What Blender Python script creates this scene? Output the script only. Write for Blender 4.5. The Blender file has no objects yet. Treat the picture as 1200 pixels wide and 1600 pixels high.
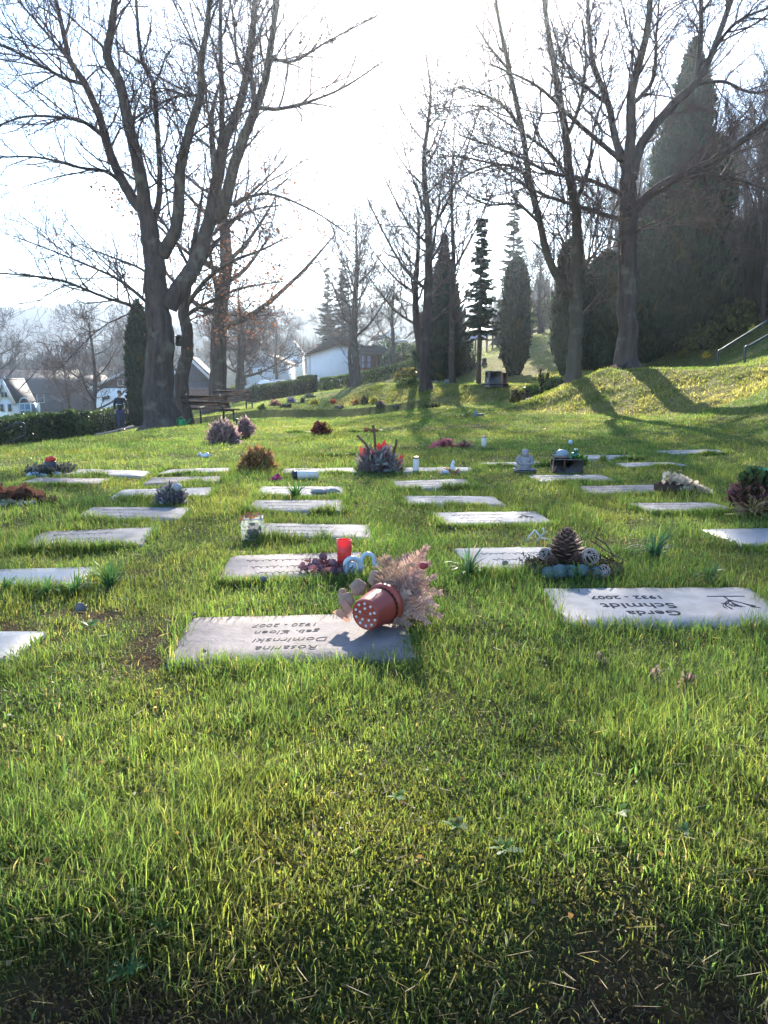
EXPOSURE = 1.92; GRASS = 1.0; HAZE = 0.0007; SKY = 0.14; SUN = 5.0
import bpy, bmesh, math, random
import numpy as np
from mathutils import Vector, Matrix, Euler
R = math.radians
rng = random.Random(11)
nrng = np.random.default_rng(5)
SC = bpy.context.scene
COL = SC.collection

# ------------------------------------------------------------------ camera maths
F = 1200.0; PITCH = R(-10.0); CAMZ = 0.74
_c, _s = math.cos(PITCH), math.sin(PITCH)
def ray(px, py):
    u, v = (px-600)/F, (800-py)/F
    return Vector((u, _c - v*_s, _s + v*_c))
def P3(px, py, d):
    r = ray(px, py); k = d/r.y
    return Vector((r.x*k, d, CAMZ + r.z*k))
def mpp(d): return d/F          # metres per photo pixel at depth d (about)

# ------------------------------------------------------------------ noise
def _h(ix, iy, s):
    n = (ix.astype(np.int64)*374761393 + iy.astype(np.int64)*668265263 + s*974634211) & 0x7fffffff
    n = ((n ^ (n >> 13))*1274126177) & 0x7fffffff
    return ((n ^ (n >> 16)) & 0xffff)/65535.0
def vnoise(x, y, s=0):
    x = np.asarray(x, float); y = np.asarray(y, float)
    ix = np.floor(x); iy = np.floor(y); fx = x-ix; fy = y-iy
    fx = fx*fx*(3-2*fx); fy = fy*fy*(3-2*fy)
    a = _h(ix, iy, s); b = _h(ix+1, iy, s); c = _h(ix, iy+1, s); d = _h(ix+1, iy+1, s)
    return (a*(1-fx)+b*fx)*(1-fy) + (c*(1-fx)+d*fx)*fy
def fbm(x, y, s=0, o=4):
    t = 0; a = .5; n = 0
    for i in range(o):
        t = t + a*vnoise(x, y, s+i*17); n += a; a *= .5; x = x*2.03+3.1; y = y*2.03+7.7
    return t/n
def sm(a, b, t):
    t = np.clip((t-a)/(b-a), 0, 1); return t*t*(3-2*t)
def sp(t, k=1.0): return np.logaddexp(0, t*k)/k        # soft max(0,t)

# ------------------------------------------------------------------ terrain
BANK1 = [(2.85,19.2),(4.75,16.2),(5.9,14.3),(9,13.4),(30,12),(30,45),(6.0,45),(4.6,26)]
BANK2 = [(-2.5,32.5),(2.25,27.3),(4.6,25.6),(9,23),(30,23),(30,70),(2,70),(-1,42)]
def poly_in(x, y, poly):
    ins = np.zeros(x.shape, bool); dist = np.full(x.shape, 1e9)
    n = len(poly)
    for i in range(n):
        ax, ay = poly[i]; bx, by = poly[(i+1) % n]
        ex, ey = bx-ax, by-ay
        t = np.clip(((x-ax)*ex+(y-ay)*ey)/(ex*ex+ey*ey), 0, 1)
        dist = np.minimum(dist, np.hypot(x-ax-t*ex, y-ay-t*ey))
        c = ((ay > y) != (by > y))
        with np.errstate(divide='ignore', invalid='ignore'):
            xi = (bx-ax)*(y-ay)/(by-ay)+ax
        ins ^= (c & (x < xi))
    return np.where(ins, dist, -dist)
def ramp(t):      # linear ramp with eased ends
    t = np.clip(t, 0, 1); e = .13
    return np.where(t < e, t*t/(2*e), np.where(t > 1-e, 1-e-(1-t)**2/(2*e)+0*t, t-e/2))/(1-e)
def gz(x, y):
    x = np.asarray(x, float); y = np.asarray(y, float)
    fac = 1-.8*sm(-2, 4, x)
    low = -.033*np.minimum(sp(y-6, 1.5), 22)*fac
    low = low + .28*sm(28.0, 28.25, y+.15*(x*.2)-0.05*x)*(1-sm(1.5, 4, x))*sm(-10, -8, x)
    low = low - .135*sp(-x-4.6, 4)*sm(2, 9, y)
    low = low - .20*sp(-x-15.5, 2)*sm(5, 20, y)
    low = np.maximum(low, -4.6+.0*x)
    back = np.clip(.30+.13*x, -4.2, 5)
    k = sm(38, 50, y)*sm(-19, -13, x)
    low = low*(1-k)+back*k
    b1 = poly_in(x, y, BANK1); b2 = poly_in(x, y, BANK2)
    lip = .05*(fbm(x*.7, y*.7, 3)-.5)
    z1 = low + np.clip(.92+lip-low, 0, 9)*ramp(b1/2.8)
    z2 = low + np.clip(.42+lip-low, 0, 9)*ramp(b2/2.2)
    low = np.maximum(np.maximum(z1, z2), low)
    ta = .97*x-.24*y-4.1; tb = .9*x+.45*np.minimum(y, 46)+.15*np.maximum(y-46, 0)-23.3
    ha = .9+np.where(ta < 4.2, .5*ta, 2.1+.12*(ta-4.2)); hb = .9+.31*np.where(tb < 18, tb, 18+.4*(np.minimum(tb, 90)-18))
    hill = np.where(y < 60, np.maximum(ha, hb), hb)+np.minimum(.40*sp(x-14.0, 1.5), 2.8)
    hill = np.minimum(hill, 34+.06*(hill-34))
    e = 1.2
    z = np.where(np.abs(hill-low) < 8, np.logaddexp(hill*e*4, low*e*4)/(e*4), np.maximum(hill, low))
    # the bank the photographer stands below
    n = np.clip(1.10+.14*(fbm(x*1.3, x*0+4, 8)-.5)-y, 0, None)
    z = z-np.minimum(1.1*n*n/(1+.5*n), 1.0)
    near = 1/(1+(np.hypot(x, y)/14)**2)
    z = z + near*.05*(fbm(x*1.6, y*1.6, 21, 3)-.5)
    z = z + near*.02*(fbm(x*7, y*7, 25, 2)-.5)
    z = z + .20*(fbm(x*1.9+y*.8, y*1.9-x*.5, 31, 4)-.5)*sm(-.1, .5, b1)*(1-sm(2.6, 4, b1))
    return z
def gz1(x, y): return float(gz(np.array([x]), np.array([y]))[0])
def hit(px, py, d0=.6, d1=220):
    r = ray(px, py); d = np.geomspace(d0, d1, 3000)
    k = d/r.y; z = CAMZ+r.z*k; g = gz(r.x*k, d)
    b = np.nonzero(z < g)[0]
    i = b[0] if len(b) else len(d)-1
    if i > 0:
        a0 = z[i-1]-g[i-1]; a1 = z[i]-g[i]; t = a0/(a0-a1) if a0 != a1 else 0
        dd = d[i-1]+(d[i]-d[i-1])*t
    else: dd = d[0]
    k = dd/r.y
    return Vector((r.x*k, dd, gz1(r.x*k, dd)))

# ------------------------------------------------------------------ meshes
def mk(name, verts, quads=None, tris=None, mat=None, parent=None, col=None, smooth=False, loc=None):
    V = np.asarray(verts, np.float32).reshape(-1, 3)
    me = bpy.data.meshes.new(name)
    me.vertices.add(len(V)); me.vertices.foreach_set('co', V.ravel())
    Q = np.zeros((0,4), np.int32) if quads is None else np.asarray(quads, np.int32).reshape(-1, 4)
    T = np.zeros((0,3), np.int32) if tris is None else np.asarray(tris, np.int32).reshape(-1, 3)
    nl = Q.size+T.size
    me.loops.add(nl); me.loops.foreach_set('vertex_index', np.concatenate([Q.ravel(), T.ravel()]))
    npoly = len(Q)+len(T); me.polygons.add(npoly)
    st = np.concatenate([np.arange(len(Q))*4, Q.size+np.arange(len(T))*3]).astype(np.int32)
    me.polygons.foreach_set('loop_start', st)
    try: me.polygons.foreach_set('loop_total', np.concatenate([np.full(len(Q), 4), np.full(len(T), 3)]).astype(np.int32))
    except Exception: pass
    if smooth: me.polygons.foreach_set('use_smooth', np.ones(npoly, bool))
    if col is not None:
        c = np.asarray(col, np.float32).reshape(-1, 3)
        a = me.color_attributes.new('col', 'FLOAT_COLOR', 'POINT')
        a.data.foreach_set('color', np.concatenate([c, np.ones((len(c), 1), np.float32)], 1).ravel())
    me.update(calc_edges=True); me.validate()
    if mat: me.materials.append(mat)
    o = bpy.data.objects.new(name, me); COL.objects.link(o)
    if parent is not None: o.parent = parent
    if loc is not None: o.location = loc
    return o
class MB:
    """collects shapes for ONE mesh object"""
    def __init__(s): s.v = []; s.q = []; s.t = []; s.c = []; s.n = 0
    def add(s, V, Q=None, T=None, c=None):
        V = np.asarray(V, float).reshape(-1, 3)
        if Q is not None and len(Q): s.q.append(np.asarray(Q).reshape(-1, 4)+s.n)
        if T is not None and len(T): s.t.append(np.asarray(T).reshape(-1, 3)+s.n)
        s.v.append(V); s.n += len(V)
        if c is None: c = (1, 1, 1)
        c = np.asarray(c, float); s.c.append(np.broadcast_to(c, (len(V), 3)) if c.ndim == 1 else c)
        return s
    def box(s, cx, cy, cz, sx, sy, sz, M=None, c=None, bev=0.0):
        b = min(bev, sx*.3, sy*.3, sz*.3)
        if b <= 0:
            V = np.array([(x, y, z) for x in (-.5, .5) for y in (-.5, .5) for z in (-.5, .5)])*(sx, sy, sz)
            Q = [(0,1,3,2),(4,6,7,5),(0,4,5,1),(2,3,7,6),(0,2,6,4),(1,5,7,3)]
            T = None
        else:
            V = []
            for x in (-1, 1):
                for y in (-1, 1):
                    for z in (-1, 1):
                        h = (sx/2, sy/2, sz/2)
                        V += [(x*h[0], y*(h[1]-b), z*(h[2]-b)), (x*(h[0]-b), y*h[1], z*(h[2]-b)), (x*(h[0]-b), y*(h[1]-b), z*h[2])]
            I = lambda x, y, z, k: ((x > 0)*4+(y > 0)*2+(z > 0))*3+k
            Q = []; T = []
            for k in range(3):
                a, bb = [i for i in range(3) if i != k]
                for sg in (-1, 1):
                    f = []
                    for u, w in ((-1,-1),(1,-1),(1,1),(-1,1)):
                        t = [0,0,0]; t[k] = sg; t[a] = u; t[bb] = w; f.append(I(*t, k))
                    if (sg > 0) == (k == 1): f.reverse()
                    Q.append(f)
                for u in (-1, 1):
                    for w in (-1, 1):
                        f = []
                        for e, kk in ((-1, a), (1, a), (1, bb), (-1, bb)):
                            t = [0,0,0]; t[k] = e; t[a] = u; t[bb] = w; f.append(I(*t, kk))
                        if (u*w > 0) == (k == 1): f.reverse()
                        Q.append(f)
            for x in (-1, 1):
                for y in (-1, 1):
                    for z in (-1, 1):
                        f = [I(x,y,z,0), I(x,y,z,1), I(x,y,z,2)]
                        if x*y*z < 0: f.reverse()
                        T.append(f)
            V = np.array(V)
        V = V+np.array((cx, cy, cz))
        if M is not None: V = xf(V, M)
        return s.add(V, Q, T, c)
    def tube(s, pts, rad, sides=8, c=None, cap=True):
        pts = np.asarray(pts, float); n = len(pts)
        rad = np.broadcast_to(np.asarray(rad, float), (n,))
        V, Q = tube_arrays(pts[None], rad[None], sides); T = None
        if cap:
            V = np.concatenate([V, pts[:1], pts[-1:]]); a = n*sides
            T = [(a, (i+1) % sides, i) for i in range(sides)]+[(a+1, (n-1)*sides+i, (n-1)*sides+(i+1) % sides) for i in range(sides)]
        return s.add(V, Q, T, c)
    def lathe(s, prof, sides=20, M=None, c=None, wob=None):
        """prof: list of (r,z)"""
        a = np.arange(sides)/sides*2*math.pi
        V = []
        for r, z in prof:
            rr = r*(1 if wob is None else wob(a, z))
            V.append(np.stack([rr*np.cos(a), rr*np.sin(a), np.full(sides, z)], 1))
        V = np.concatenate(V); n = len(prof)
        Q = [(i*sides+j, i*sides+(j+1) % sides, (i+1)*sides+(j+1) % sides, (i+1)*sides+j) for i in range(n-1) for j in range(sides)]
        if M is not None: V = xf(V, M)
        return s.add(V, Q, None, c)
    def blob(s, cx, cy, cz, rx, ry, rz, seed=0, amp=.15, fr=2.0, nu=16, nv=10, M=None, c=None):
        u = np.arange(nu)/nu*2*math.pi; v = np.linspace(.02, math.pi-.02, nv)
        U, W = np.meshgrid(u, v)
        n = np.stack([np.sin(W)*np.cos(U), np.sin(W)*np.sin(U), np.cos(W)], -1).reshape(-1, 3)
        k = 1+amp*2*(fbm(n[:,0]*fr+seed*3.1+n[:,2]*1.3*fr, n[:,1]*fr+n[:,2]*.7*fr-seed, seed, 3)-.5)
        V = n*k[:,None]*(rx, ry, rz)
        if M is not None: V = xf(V, M)
        V = V+np.array((cx, cy, cz))
        Q = [(i*nu+j, (i+1)*nu+j, (i+1)*nu+(j+1) % nu, i*nu+(j+1) % nu) for i in range(nv-1) for j in range(nu)]
        T = []
        V = np.concatenate([V, V[:nu].mean(0, keepdims=True), V[-nu:].mean(0, keepdims=True)])
        a = nu*nv
        T = [(a, j, (j+1) % nu) for j in range(nu)]+[(a+1, (nv-1)*nu+(j+1) % nu, (nv-1)*nu+j) for j in range(nu)]
        return s.add(V, Q, T, c)
    def prism(s, poly, y0, y1, M=None, c=None):
        """poly in x,z ; extruded along y"""
        n = len(poly)
        V = [(x, y0, z) for x, z in poly]+[(x, y1, z) for x, z in poly]
        Q = [(i, (i+1) % n, n+(i+1) % n, n+i) for i in range(n)]
        V = V+[(sum(p[0] for p in poly)/n, y0, sum(p[1] for p in poly)/n), (sum(p[0] for p in poly)/n, y1, sum(p[1] for p in poly)/n)]
        T = [((i+1) % n, i, 2*n) for i in range(n)]+[(n+i, n+(i+1) % n, 2*n+1) for i in range(n)]
        V = np.array(V, float)
        if M is not None: V = xf(V, M)
        return s.add(V, Q, T, c)
    def cards(s, C, U, W, c=None, tri=False):
        """quads centred at C with half axes U, W (N,3)"""
        N = len(C)
        if tri:
            V = np.stack([C-U, C+U, C+W], 1); s.add(V.reshape(-1,3), None, np.arange(N*3).reshape(-1,3), None if c is None else np.repeat(c, 3, 0))
        else:
            V = np.stack([C-U-W, C+U-W, C+U*.6+W, C-U*.6+W], 1); s.add(V.reshape(-1,3), np.arange(N*4).reshape(-1,4), None, None if c is None else np.repeat(c, 4, 0))
        return s
    def build(s, name, mat, parent=None, smooth=False, loc=None):
        return mk(name, np.concatenate(s.v), np.concatenate(s.q) if s.q else None, np.concatenate(s.t) if s.t else None, mat, parent, np.concatenate(s.c), smooth, loc)
def xf(V, M):
    A = np.array(M); return V @ A[:3,:3].T + A[:3,3]
def tube_arrays(P, Rd, sides):
    S, n, _ = P.shape
    T = np.empty_like(P); T[:,1:-1] = P[:,2:]-P[:,:-2]; T[:,0] = P[:,1]-P[:,0]; T[:,-1] = P[:,-1]-P[:,-2]
    T /= np.linalg.norm(T, axis=2, keepdims=True)+1e-9
    m = np.abs(P[:,-1]-P[:,0]); ref = np.zeros((S, 3)); ref[np.arange(S), np.argmin(m, 1)] = 1
    U = np.cross(T, ref[:,None,:]); U /= np.linalg.norm(U, axis=2, keepdims=True)+1e-9
    W = np.cross(T, U)
    a = np.arange(sides)/sides*2*math.pi
    V = P[:,:,None,:]+Rd[:,:,None,None]*(np.cos(a)[None,None,:,None]*U[:,:,None,:]+np.sin(a)[None,None,:,None]*W[:,:,None,:])
    i = np.arange(n-1)[:,None]*sides; j = np.arange(sides)[None,:]; j2 = (j+1) % sides
    q = np.stack([i+j, i+j2, i+sides+j2, i+sides+j], -1).reshape(-1, 4)
    Q = (q[None]+(np.arange(S)*n*sides)[:,None,None]).reshape(-1, 4)
    return V.reshape(-1, 3), Q
def strands(mb, lst, sides):
    g = {}
    for p, r in lst: g.setdefault(len(p), []).append((p, r))
    for n, L in g.items():
        P = np.array([[tuple(v) for v in p] for p, r in L]); Rr = np.array([r for p, r in L], float)
        V, Q = tube_arrays(P, Rr, sides); mb.add(V, Q)
def thing(name, label, cat, loc=(0,0,0), rz=0, group=None):
    o = bpy.data.objects.new(name, None); COL.objects.link(o)
    o.location = loc; o.rotation_euler = (0, 0, rz); o.empty_display_size = .1
    return tag(o, label, cat, group)
def tag(o, label=None, cat=None, group=None, kind=None):
    if label: o['label'] = label
    if cat: o['category'] = cat
    if group: o['group'] = group
    if kind or label: o['kind'] = kind or 'thing'
    return o
def dup(root, loc, rz=0, label=None, scale=None):
    r = root.copy(); COL.objects.link(r); r.location = loc; r.rotation_euler = (0, 0, rz)
    if label: r['label'] = label
    if scale is not None: r.scale = (scale,)*3 if not hasattr(scale, '__len__') else scale
    for ch in list(root.children):
        c = ch.copy(); COL.objects.link(c); c.parent = r
        for g in ch.children:
            d = g.copy(); COL.objects.link(d); d.parent = c
    return r

# ------------------------------------------------------------------ materials
def mat(name, color, rough=.8, var=.35, scale=8, bump=.3, spec=.3, c2=None, metal=0, attr=False, trans=0, bscale=None, bdist=.01):
    m = bpy.data.materials.new(name); m.use_nodes = True
    N = m.node_tree.nodes; L = m.node_tree.links
    b = N['Principled BSDF']; out = N['Material Output']
    b.inputs['Roughness'].default_value = rough; b.inputs['Metallic'].default_value = metal
    b.inputs['Specular IOR Level'].default_value = spec
    tc = N.new('ShaderNodeTexCoord')
    nz = N.new('ShaderNodeTexNoise'); nz.inputs['Scale'].default_value = scale; nz.inputs['Detail'].default_value = 6; nz.inputs['Roughness'].default_value = .65
    L.new(tc.outputs['Object'], nz.inputs['Vector'])
    cr = N.new('ShaderNodeMix'); cr.data_type = 'RGBA'
    c = np.array(color); d = np.array(c2) if c2 is not None else c*(1-var)
    mr = N.new('ShaderNodeMapRange'); mr.inputs[1].default_value = .35; mr.inputs[2].default_value = .65
    L.new(nz.outputs['Fac'], mr.inputs[0]); L.new(mr.outputs[0], cr.inputs['Factor'])
    cr.inputs['A'].default_value = (*c, 1); cr.inputs['B'].default_value = (*d, 1)
    colsock = cr.outputs['Result']
    if attr:
        at = N.new('ShaderNodeVertexColor'); at.layer_name = 'col'
        mm = N.new('ShaderNodeMix'); mm.data_type = 'RGBA'; mm.blend_type = 'MULTIPLY'; mm.inputs['Factor'].default_value = 1
        L.new(colsock, mm.inputs['A']); L.new(at.outputs['Color'], mm.inputs['B']); colsock = mm.outputs['Result']
    L.new(colsock, b.inputs['Base Color'])
    if bump:
        nb = N.new('ShaderNodeTexNoise'); nb.inputs['Scale'].default_value = bscale or scale*4; nb.inputs['Detail'].default_value = 8
        L.new(tc.outputs['Object'], nb.inputs['Vector'])
        bp = N.new('ShaderNodeBump'); bp.inputs['Strength'].default_value = bump; bp.inputs['Distance'].default_value = bdist
        L.new(nb.outputs['Fac'], bp.inputs['Height']); L.new(bp.outputs['Normal'], b.inputs['Normal'])
    if trans > 0:
        tr = N.new('ShaderNodeBsdfTranslucent'); L.new(colsock, tr.inputs['Color'])
        mx = N.new('ShaderNodeMixShader'); mx.inputs[0].default_value = trans
        L.new(b.outputs[0], mx.inputs[1]); L.new(tr.outputs[0], mx.inputs[2]); L.new(mx.outputs[0], out.inputs['Surface'])
    return m
M = {}
# ------------------------------------------------------------------ camera, sun, sky
cam = bpy.data.cameras.new('camera'); co = bpy.data.objects.new('camera', cam); COL.objects.link(co)
co.location = (0, 0, CAMZ); co.rotation_euler = (R(90)+PITCH, 0, 0)
cam.sensor_fit = 'VERTICAL'; cam.sensor_height = 24; cam.lens = 24*F/1600; cam.clip_start = .05; cam.clip_end = 6000
SC.camera = co
SUN_EL, SUN_AZ = R(26.5), R(3.2)      # azimuth to the right of +Y
sd = Vector((math.sin(SUN_AZ)*math.cos(SUN_EL), math.cos(SUN_AZ)*math.cos(SUN_EL), math.sin(SUN_EL)))
sl = bpy.data.lights.new('sun', 'SUN'); sl.energy = SUN; sl.angle = R(.5); sl.color = (1, .91, .77)
so = bpy.data.objects.new('sun', sl); COL.objects.link(so); so.rotation_euler = sd.to_track_quat('Z', 'Y').to_euler(); so.location = sd*60
W = bpy.data.worlds.new('World'); SC.world = W; W.use_nodes = True
wn = W.node_tree.nodes; wl = W.node_tree.links
sky = wn.new('ShaderNodeTexSky'); sky.sky_type = 'NISHITA'; sky.sun_disc = False
sky.sun_elevation = SUN_EL; sky.sun_rotation = SUN_AZ; sky.air_density = 1.0; sky.dust_density = .2; sky.ozone_density = 3.5
wl.new(sky.outputs[0], wn['Background'].inputs['Color']); wn['Background'].inputs['Strength'].default_value = SKY
SC.view_settings.view_transform = 'Standard'; SC.view_settings.look = 'None'; SC.view_settings.gamma = 1
SC.view_settings.exposure = EXPOSURE
SC.cycles.max_bounces = 7; SC.cycles.diffuse_bounces = 3; SC.cycles.transmission_bounces = 6; SC.cycles.transparent_max_bounces = 12
SC.cycles.volume_bounces = 0; SC.cycles.caustics_reflective = False; SC.cycles.caustics_refractive = False
SC.cycles.sample_clamp_indirect = 6

# ------------------------------------------------------------------ slabs (needed first: grass keeps off them)
# (near-left px, near-right px, label, tone, tilt)
SLABS = []
def slab_geo(pl, pr, w=None, dep=.4):
    a = hit(*pl); g_ = random.Random(int(pl[0]*7+pl[1])); th = R(5.0+g_.uniform(-1.8, 1.8)) if pl[0] < 880 or pl[1] < 900 else R(-1.0)
    wid = min(.66, max(.54, (pr[0]-pl[0])*a.y/1200*1.0))
    if w: wid = w
    v = Vector((math.cos(th), math.sin(th))); n = Vector((-v.y, v.x))
    c = Vector((a.x, a.y))+v*wid/2+n*dep/2
    return c, math.atan2(v.y, v.x), wid, dep
SL = [
 ((258,1040),(655,1000),.66,.395,'brownish grey grave slab under the fallen red pot','grey'),
 ((884,980),(1290,992),.72,.40,'white slab with bold black lettering and engraved tree','white'),
 ((-365,1041),(32,1036),.62,.25,'polished bluish slab cut off by the left edge of the photo','blue'),
 ((338,918),(575,904),None,.38,'grey slab carrying the withered roses and red candle glass','grey'),
 ((-150,929),(175,918),.6,.29,'polished slab behind three clumps of narrow leaves at far left','blue'),
 ((742,900),(990,884),None,.40,'bright slab half covered by the pine cone arrangement','white'),
 ((18,861),(222,846),None,.38,'pale inscribed slab at left, in front of a narrower slab','pale'),
 ((398,843),(560,834),None,.38,'pale slab touching the square glass jar','pale'),
 ((690,827),(876,811),None,.40,'white inscribed slab in the middle right with a rose engraving','white'),
 ((638,791),(797,783),None,.38,'plain white slab just behind the white inscribed one','white'),
 ((383,804),(541,796),None,.38,'narrow looking pale slab behind the glass jar','pale'),
 ((112,819),(274,808),None,.38,'pale slab between the heather plant with the ball and the inscribed slab','pale'),
 ((618,768),(738,759),None,.38,'pale slab in front of the standing white candle','pale'),
 ((400,780),(540,770),None,.40,'rough white slab under the open stone book','white'),
 ((843,756),(972,756),None,.38,'pale slab right in front of the stone planter box','pale'),
 ((1014,806),(1150,801),None,.38,'pale slab in front of the brown bowl with cream blossoms','pale'),
 ((926,776),(1030,770),.6,.38,'grey slab left of the cream hydrangea bowl','grey'),
 ((982,733),(1084,727),None,.38,'white slab behind the cream hydrangea bowl','white'),
 ((168,783),(262,779),.6,.38,'white slab left of the grey heather with the ball','white'),
 ((246,745),(342,741),None,.38,'narrow white slab in front of the white bird ornament','white'),
 ((96,744),(174,740),.6,.38,'white slab right beside the wreath with the red candle','white'),
 ((26,759),(126,755),None,.38,'grey slab behind the dry brown bouquet','grey'),
 ((222,759),(326,755),None,.38,'dull slab almost lost in grass behind the grey heather','grey'),
 ((440,741),(514,737),.6,.38,'white slab behind the lying white candle','white'),
 ((764,731),(848,726),None,.38,'white slab behind the small angel bust','white'),
 ((632,741),(684,738),.6,.38,'small looking white slab under the standing candle','white'),
 ((500,714),(560,711),.6,.38,'white slab left of the red leaf arrangement','white'),
 ((906,721),(970,718),.6,.38,'white slab right of the stone planter box','white'),
 ((1156,858),(1270,854),.6,.38,'bluish slab at the right edge below the brown planter','blue'),
 ((444,677),(492,676),.6,.38,'thin white slab left of the dark red flower bunch','white'),
 ((547,676),(590,675),.6,.38,'far white slab with brown leaves lying on it','white'),
 ((1050,713),(1096,712),.6,.38,'far white slab at the right in the tree shadow','pale'),
 ((724,650),(762,650),.6,.38,'farthest white slab beside the small blue figure','white'),
 ((434,668),(466,668),.55,.3,'tiny white strip of slab nearest to the benches','white'),
]
for pl, pr, w, dep, lab, tone in SL:
    c, a, wid, dep = slab_geo(pl, pr, w, dep); SLABS.append((c, a, wid, dep, lab, tone))
SLAB_PL = []
gz_raw = gz
for c, a, w, d, *_ in SLABS:
    u, v = np.meshgrid(np.linspace(-w/2, w/2, 7), np.linspace(-d/2, d/2, 5)); u = u.ravel(); v = v.ravel()
    px_, py__ = c.x+u*math.cos(a)-v*math.sin(a), c.y+u*math.sin(a)+v*math.cos(a)
    A_ = np.stack([u, v, np.ones(len(u))], 1); k_ = np.linalg.lstsq(A_, gz_raw(px_, py__), rcond=None)[0]; SLAB_PL.append(k_)
def gz(x, y):
    x = np.asarray(x, float); y = np.asarray(y, float); z = gz_raw(x, y)
    for (c, a, w, d, *_), k_ in zip(SLABS, SLAB_PL):
        m = (np.abs(x-c.x) < .6) & (np.abs(y-c.y) < .6)
        if not m.any(): continue
        dx, dy = x[m]-c.x, y[m]-c.y; u = dx*math.cos(a)+dy*math.sin(a); v = -dx*math.sin(a)+dy*math.cos(a)
        q = np.maximum(np.abs(u)-w/2, np.abs(v)-d/2); t = 1-sm(.0, .12, q)
        z[m] = z[m]*(1-t)+(k_[0]*u+k_[1]*v+k_[2])*t
    return z
def slab_dist(x, y):
    """positive inside a slab (distance to its edge), else negative"""
    best = np.full(x.shape, -9.0)
    for c, a, w, d, *_ in SLABS:
        ca, sa = math.cos(a), math.sin(a); dx, dy = x-c.x, y-c.y
        u = dx*ca+dy*sa; v = -dx*sa+dy*ca
        best = np.maximum(best, np.minimum(w/2-np.abs(u), d/2-np.abs(v)))
    return best
# ------------------------------------------------------------------ soil / moss / litter masks
SOIL = [(60,975,.42,.16),(310,895,.30,.14),(700,668,1.5,1.0),(560,672,1.6,.5),(120,990,.2,.1),(620,930,.25,.08),(920,855,.3,.12),(255,1010,.12,.25),(30,1005,.25,.05),
        (1080,930,.2,.05),(690,835,.2,.06),(470,655,1.5,.6)]
SOIL = [(hit(a, b), c, d) for a, b, c, d in SOIL]
def soil_mask(x, y):
    s = np.zeros(x.shape)
    n = fbm(x*5, y*5, 77, 3)
    for p, rx, ry in SOIL:
        q = np.hypot((x-p.x)/rx, (y-p.y)/ry)
        s = np.maximum(s, np.clip((1.15-q)*2, 0, 1)*np.clip((n-.35)*4, 0, 1))
    nb = np.clip((1.04+.25*(fbm(x*3, y*0, 5)-.5)-y)*4.5, 0, 1)*np.clip((fbm(x*3.3, y*4, 41, 3)-.33+.18*np.clip(.98-y, 0, .3)/.2)*5, 0, 1)
    return np.maximum(s, nb)
def path_mask(x, y):
    c = -13.1+.02*(y-30)
    return (np.abs(x-c) < .62+.12*(fbm(x*0+2, y*.8, 6)-.5)) & (y > 14) & (y < 60)
def litter_mask(x, y):
    return sm(14.4, 15.3, x-.12*np.clip(y-50, 0, None)+1.2*(fbm(x*.5, y*.5, 9)-.5))*sm(22, 25, y)
def bank_dry(x, y):
    b1 = poly_in(x, y, BANK1); b2 = poly_in(x, y, BANK2)
    k = np.maximum(sm(-.3, .3, b1)*(1-sm(1.7, 3.0, b1)), sm(-.3, .3, b2)*(1-sm(1.6, 2.6, b2)))
    tb = .9*x+.45*np.minimum(y, 46)+.15*np.maximum(y-46, 0)-23.3
    k = np.maximum(k, .40*sm(-1.5, 0, tb)*sm(33, 38, y)*(1-sm(80, 120, y)))
    return k

# ------------------------------------------------------------------ ground sheet
def axis(lo, hi, a, b):
    out = [0.0]; 
    while out[-1] < hi: out.append(out[-1]+a+b*out[-1])
    neg = [0.0]
    while neg[-1] > lo: neg.append(neg[-1]-a+b*neg[-1])
    return np.array(neg[::-1][:-1]+out)
gx = axis(-560, 560, .045, .0135); gy = axis(-8, 1150, .03, .0115)
X, Y = np.meshgrid(gx, gy); gshape = X.shape
xx, yy = X.ravel(), Y.ravel(); zz = gz(xx, yy)
far = sm(150, 400, np.hypot(xx, yy)); 
nx, ny = len(gx), len(gy)
i = np.arange(ny-1)[:,None]*nx; j = np.arange(nx-1)[None,:]
quads = np.stack([i+j, i+j+1, i+nx+j+1, i+nx+j], -1).reshape(-1, 4)
sdm = slab_dist(xx, yy)
zz = np.where(sdm > -.02, zz-.004, zz)
so_ = soil_mask(xx, yy); li_ = litter_mask(xx, yy); bd_ = bank_dry(xx, yy)
gcol = np.stack([so_, li_, bd_], 1)
gm = bpy.data.materials.new('lawn_soil'); gm.use_nodes = True
N = gm.node_tree.nodes; L = gm.node_tree.links; bs = N['Principled BSDF']; bs.inputs['Roughness'].default_value = .95; bs.inputs['Specular IOR Level'].default_value = .08
geo = N.new('ShaderNodeNewGeometry')
def noise(scale, detail=6, rough=.6):
    n = N.new('ShaderNodeTexNoise'); n.inputs['Scale'].default_value = scale; n.inputs['Detail'].default_value = detail; n.inputs['Roughness'].default_value = rough
    L.new(geo.outputs['Position'], n.inputs['Vector']); return n.outputs['Fac']
def mixc(f, a, b):
    m = N.new('ShaderNodeMix'); m.data_type = 'RGBA'
    for k, v in (('Factor', f), ('A', a), ('B', b)):
        if isinstance(v, tuple): m.inputs[k].default_value = (*v, 1)
        elif isinstance(v, float): m.inputs[k].default_value = v
        else: L.new(v, m.inputs[k])
    return m.outputs['Result']
def rng_(f, a, b):
    m = N.new('ShaderNodeMapRange'); m.inputs[1].default_value = a; m.inputs[2].default_value = b; L.new(f, m.inputs[0]); return m.outputs[0]
sep = N.new('ShaderNodeSeparateColor'); vc = N.new('ShaderNodeVertexColor'); vc.layer_name = 'col'; L.new(vc.outputs['Color'], sep.inputs[0])
g1 = mixc(rng_(noise(1.3), .35, .65), (.075, .108, .028), (.12, .135, .038))
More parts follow.
